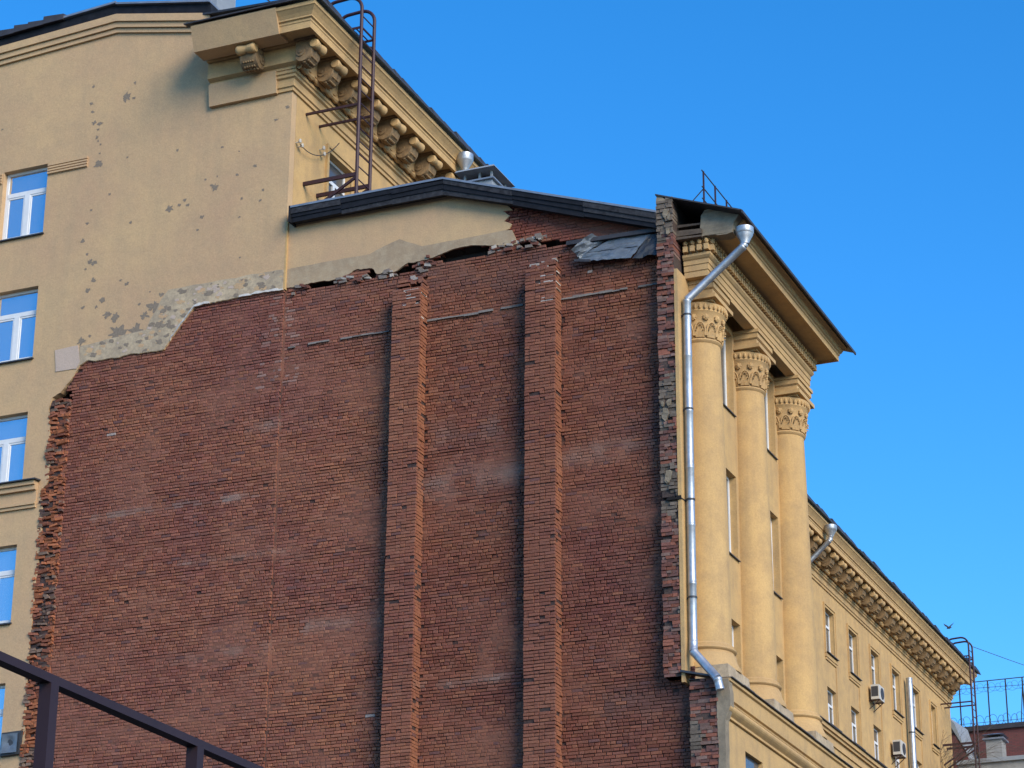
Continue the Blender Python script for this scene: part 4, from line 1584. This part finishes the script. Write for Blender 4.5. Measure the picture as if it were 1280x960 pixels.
# cable over the roof at the top left
b = MB()
pts = [Vector((-31.21, 2.0, 37.75)).lerp(Vector((-27.0, 1.4, 34.62)), i / 14) - Vector((0, 0, .35 * math.sin(math.pi * i / 14))) for i in range(15)]
b.tube(pts, .018, 5)
tag(b.build('roof_cable', MAT['wire']), 'thin black cable sagging from the grey chimney down to the cornice roof', 'cable')

# ================================================================== vent on the wing roof
vt = thing('roof_vent', 'low grey metal roof vent with open sides and flat cap behind the fascia', 'vent', (-23.1, 1.5, 28.95))
b = MB()
b.box(-23.55, -22.75, 1.0, 1.9, 28.9, 29.310)
b.build('body', MAT['grey'], vt)
b = MB(); b.box(-23.62, -22.68, .93, 1.97, 29.311, 29.350)
b.build('collar', MAT['drip'], vt)
for x in (-23.5, -23.1, -22.78):
    for y in (1.02, 1.85):
        p = MB(); p.box(x - .025, x + .025, y, y + .05, 29.351, 29.560)
        p.build('post', MAT['grey'], vt)
b = MB()
b.hexa([(-23.68, .8, 29.560), (-22.6, .8, 29.560), (-22.6, 2.1, 29.560), (-23.68, 2.1, 29.560), (-23.65, .83, 29.610), (-22.63, .83, 29.610), (-22.63, 2.07, 29.610), (-23.65, 2.07, 29.610)])
b.build('cap', MAT['grey'], vt)
b = MB(); b.box(-23.4, -22.9, 1.2, 1.7, 29.351, 29.480)
b.build('duct', MAT['void'], vt)

# guard rail on the roof over the columns
rl = thing('roof_guard_rail', 'thin rusty guard rail on the dark roof sheet above the columns', 'railing', (-16.93, 1.5, 27.0))
for y in (0.02, .85, 1.68, 2.5, 3.3, 4.1, 5.0, 5.9, 6.8):
    b = MB(); b.bar((-16.93, y, 27.0), (-16.93, y, 27.94), .035)
    b.build('post', MAT['rust'], rl)
for zz in (27.92, 27.50, 27.2):
    b = MB(); b.tube([(-16.93, -.10, zz), (-16.93, 7.0, zz)], .014, 6)
    b.build('rail', MAT['wire'], rl)
b = MB(); b.tube([(-16.93, .02, 27.5), (-17.3, .0, 27.12)], .014, 6)
b.build('strut', MAT['wire'], rl)

# ================================================================== air conditioners
def ac(y, z, label):
    th = thing('air_conditioner', label, 'air conditioner', (-27.6, y, z - .4), 'air conditioners on the far facade')
    b = MB(); b.box(-27.72, -27.36, y - .42, y + .42, z - .32, z + .32)
    b.build('case', MAT['ac'], th)
    b = MB(); b.lathe([(.25, 0), (.25, .02), (.0, .02)], (0, 0, 0), 20)
    b.v = [(-27.36 + q[2], y + .08 + q[0], z + q[1]) for q in b.v]
    b.build('fan_grille', MAT['acdark'], th)
    b = MB()
    b.box(-27.70, -27.40, y - .425, y - .421, z - .2, z + .24)
    b.build('side_grille', MAT['acdark'], th)
    for s in (-.3, .3):
        b = MB(); b.bar((XF, y + s, z - .345), (-27.34, y + s, z - .345), .04, .04); b.bar((XF + .02, y + s, z - .7), (-27.4, y + s, z - .36), .03, .03)
        b.build('bracket', MAT['rust'], th)


ac(52.9, 29.4, 'upper air conditioner under a window of the top storey on the far facade')
ac(56.1, 27.7, 'lower air conditioner on the far facade left of the straight drainpipe')

# ================================================================== far end: brick building, rail, razor wire, chimney
fb = thing('brick_building', 'distant dark red brick block with flat roof behind the yellow facade', 'building', (-20, 76, 0))
b = MB(); b.box(-31, -8, 72, 84, 0, 32.15)
b.build('wall', MAT['farbrick'], fb)
b = MB(); b.box(-31.1, -7.9, 71.85, 84.1, 32.151, 32.40)
b.build('parapet_cap', MAT['roof'], fb)
fr_ = thing('roof_fence', 'tall thin metal fence on the roof of the distant brick block', 'fence', (-24, 72.6, 32.4))
for x in (-30.2, -29.5, -28.55, -27.1, -26.2, -25.35, -24.4, -23.4, -22.4):
    b = MB(); b.bar((x, 72.5, 32.4), (x, 72.5, 34.83), .06)
    b.build('post', MAT['wire'], fr_)
b = MB(); b.bar((-25.2, 72.5, 32.4), (-25.35, 72.5, 34.3), .04); b.bar((-25.55, 72.5, 32.4), (-25.37, 72.5, 34.3), .04)
b.build('stay', MAT['wire'], fr_)
for za, zb in ((34.8, 34.83), (34.55, 34.35), (32.7, 32.7)):
    b = MB(); b.bar((-30.2, 72.5, za), (-22.4, 72.5, zb), .04 if za > 34.7 else .02)
    b.build('rail', MAT['wire'], fr_)
b = MB()
pts = []
for i in range(700):
    t = i / 700
    a = t * 2 * math.pi * 22
    pts.append((-30 + 7.4 * t + .25 * math.cos(a), 72.45 + .2 * math.sin(a * .5), 32.72 + .3 * math.sin(a)))
b.tube(pts, .012, 4)
tag(b.build('razor_wire', MAT['wire']), 'coiled razor wire along the foot of the distant roof fence', 'wire')
b = MB()
pts = []
for i in range(700):
    t = i / 700
    a = t * 2 * math.pi * 24
    pts.append((-29 + 7 * t + .22 * math.cos(a), 72.5 + .15 * math.sin(a * .5), 34.45 + .22 * math.sin(a)))
b.tube(pts, .007, 4)
tag(b.build('razor_wire', MAT['wire']), 'thin coiled razor wire hanging under the top rail of the distant roof fence', 'wire')
# leafless sapling rooted on the ledge of the far facade
sp = thing('bare_sapling', 'leafless twiggy sapling growing from the ledge below the far ladder', 'sapling', (-27.5, 62.0, 26.45))
tr, br_ = MB(), MB()
rb = random.Random(5)


def grow(p, d, L, r, lv):
    pts, rs = [p], [r]
    for i in range(5):
        d = (d + Vector((rb.uniform(-.12, .16), rb.uniform(-.3, .3), rb.uniform(-.22, .12)))).normalized()
        p = p + d * (L / 5)
        p.x = max(p.x, -27.75)
        pts.append(p.copy()); rs.append(r * (1 - .13 * (i + 1)))
        if lv < 3 and i > 0:
            for _ in range(1 if lv else 2):
                dd = (d + Vector((rb.uniform(0, .5), rb.uniform(-1.1, 1.1), rb.uniform(-.3, .5)))).normalized()
                grow(p.copy(), dd, L * rb.uniform(.45, .7), r * .55, lv + 1)
    (tr if lv == 0 else br_).tube(pts, r, 4, rs=rs)


for y_, l_ in ((61.2, 2.6), (62.6, 3.0), (63.6, 2.3)):
    grow(Vector((-27.6, y_, 26.42)), Vector((.1, rb.uniform(-.2, .3), 1)), l_, .026, 0)
tr.build('stem', MAT['wood'], sp)
br_.build('twigs', MAT['wood'], sp)
fc = thing('roof_chimney', 'grey rendered chimney with metal cap in front of the distant brick block', 'chimney', (-26.2, 69.5, 25))
b = MB(); b.box(-26.62, -25.85, 69.1, 70.0, 20, 30.95)
b.build('shaft', MAT['greywall'], fc)
b = MB(); b.box(-26.75, -25.72, 68.97, 70.13, 30.951, 31.03)
b.build('collar', MAT['drip'], fc)
b = MB(); b.box(-26.5, -25.95, 69.2, 69.9, 31.031, 31.18)
b.build('throat', MAT['void'], fc)
b = MB(); b.hexa([(-26.78, 68.95, 31.18), (-25.7, 68.95, 31.18), (-25.7, 70.15, 31.18), (-26.78, 70.15, 31.18), (-26.5, 69.2, 31.27), (-26.0, 69.2, 31.27), (-26.0, 69.9, 31.27), (-26.5, 69.9, 31.27)])
b.build('cap', MAT['drip'], fc)
lw = thing('annex_building', 'low grey annex roof at the foot of the distant brick block', 'building', (-25, 69, 0))
b = MB(); b.box(-27.8, -20, 67.9, 71.8, 0, 29.55)
b.build('wall', MAT['greywall'], lw)
b = MB(); b.box(-27.82, -19.9, 67.75, 71.82, 29.551, 29.75)
b.build('roof_edge', MAT['grey'], lw)
b = MB()
b.hexa([(-27.8, 67.8, 31.6), (-27.2, 67.8, 29.8), (-27.2, 70.5, 29.8), (-27.8, 70.5, 31.9), (-28.4, 67.8, 32.2), (-27.1, 67.8, 29.8), (-27.1, 70.5, 29.9), (-28.4, 70.5, 32.3)])
b.build('lean_to_roof', MAT['grey'], lw)

# bird over the far eave
b = MB()
c0 = Vector((-25.95, 60, 34.05))
b.tube([c0 + Vector((-.10, .0, .0)), c0 + Vector((-.05, 0, .03)), c0 + Vector((.04, 0, .03)), c0 + Vector((.09, 0, .05)), c0 + Vector((.14, 0, .04))], .05, 8, rs=[.012, .05, .055, .035, .006])
for s in (-1, 1):
    q = c0 + Vector((0, 0, .04))
    b.add([q + Vector((-.05, 0, 0)), q + Vector((.05, 0, 0)), q + Vector((.04 + s * .12, .04, .12)), q + Vector((s * .26, .06, .24)), q + Vector((-.07 + s * .12, .04, .10))], [(0, 1, 2, 3, 4)])
tag(b.build('bird', MAT['bird'], fix=False), 'small dark bird flying above the far eave', 'bird')

# wire from the far ladder out to the right
b = MB()
pts = [Vector((-26.33, 66.16, 34.85)).lerp(Vector((-14, 90, 35.5)), i / 10) - Vector((0, 0, .8 * math.sin(math.pi * i / 10))) for i in range(11)]
b.tube(pts, .015, 4)
tag(b.build('overhead_wire', MAT['wire']), 'faint overhead wire leaving the far ladder towards the right', 'wire')

# dark metal box on the gable near the bottom left
bx = thing('wall_box', 'dented dark grey metal box on the yellow gable at lower left', 'box', (-34.75, -.2, 15.6))
b = MB()
n = 6
b.hexa([(-35.03, YG - .09, 15.66), (-34.50, YG - .10, 15.68), (-34.50, YG - .003, 15.66), (-35.03, YG - .003, 15.64), (-35.0, YG - .13, 16.22), (-34.47, YG - .11, 16.24), (-34.47, YG - .003, 16.26), (-35.0, YG - .003, 16.26)])
b.build('case', MAT['tin_dark'], bx)
b = MB()
vs, fs = [], []
for j in range(9):
    for i in range(9):
        u, v = i / 8, j / 8
        r2 = (u - .5) ** 2 + (v - .5) ** 2
        vs.append((-34.98 + .45 * u, YG - .15 + .06 * math.exp(-r2 * 9) + .02 * noise.noise((u * 5, v * 5, 2)), 15.71 + .47 * v))
for j in range(8):
    for i in range(8):
        q = j * 9 + i
        fs.append((q, q + 1, q + 10, q + 9))
b.add(vs, fs)
b.build('dented_lid', MAT['tin'], bx, smooth=True, fix=False)

# ================================================================== steel railing in the foreground
fr = thing('steel_railing', 'dark brown square-tube railing close to the camera at lower left', 'railing', (-8, -37, 0))
b = MB(); b.box(-8.045, -7.965, -46, -30, 5.322, 5.372)
b.build('top_rail', MAT['rail'], fr)
for y in (-43.17, -41.52, -39.86, -38.20, -36.545, -34.89, -33.2, -31.6):
    b = MB(); b.box(-8.04, -7.96, y - .04, y + .04, 0, 5.3215)
    b.build('post', MAT['rail'], fr)
for zz in (4.3, 3.2):
    b = MB(); b.box(-8.02, -7.98, -46, -30, zz, zz + .05)
    b.build('cross_rail', MAT['rail'], fr)
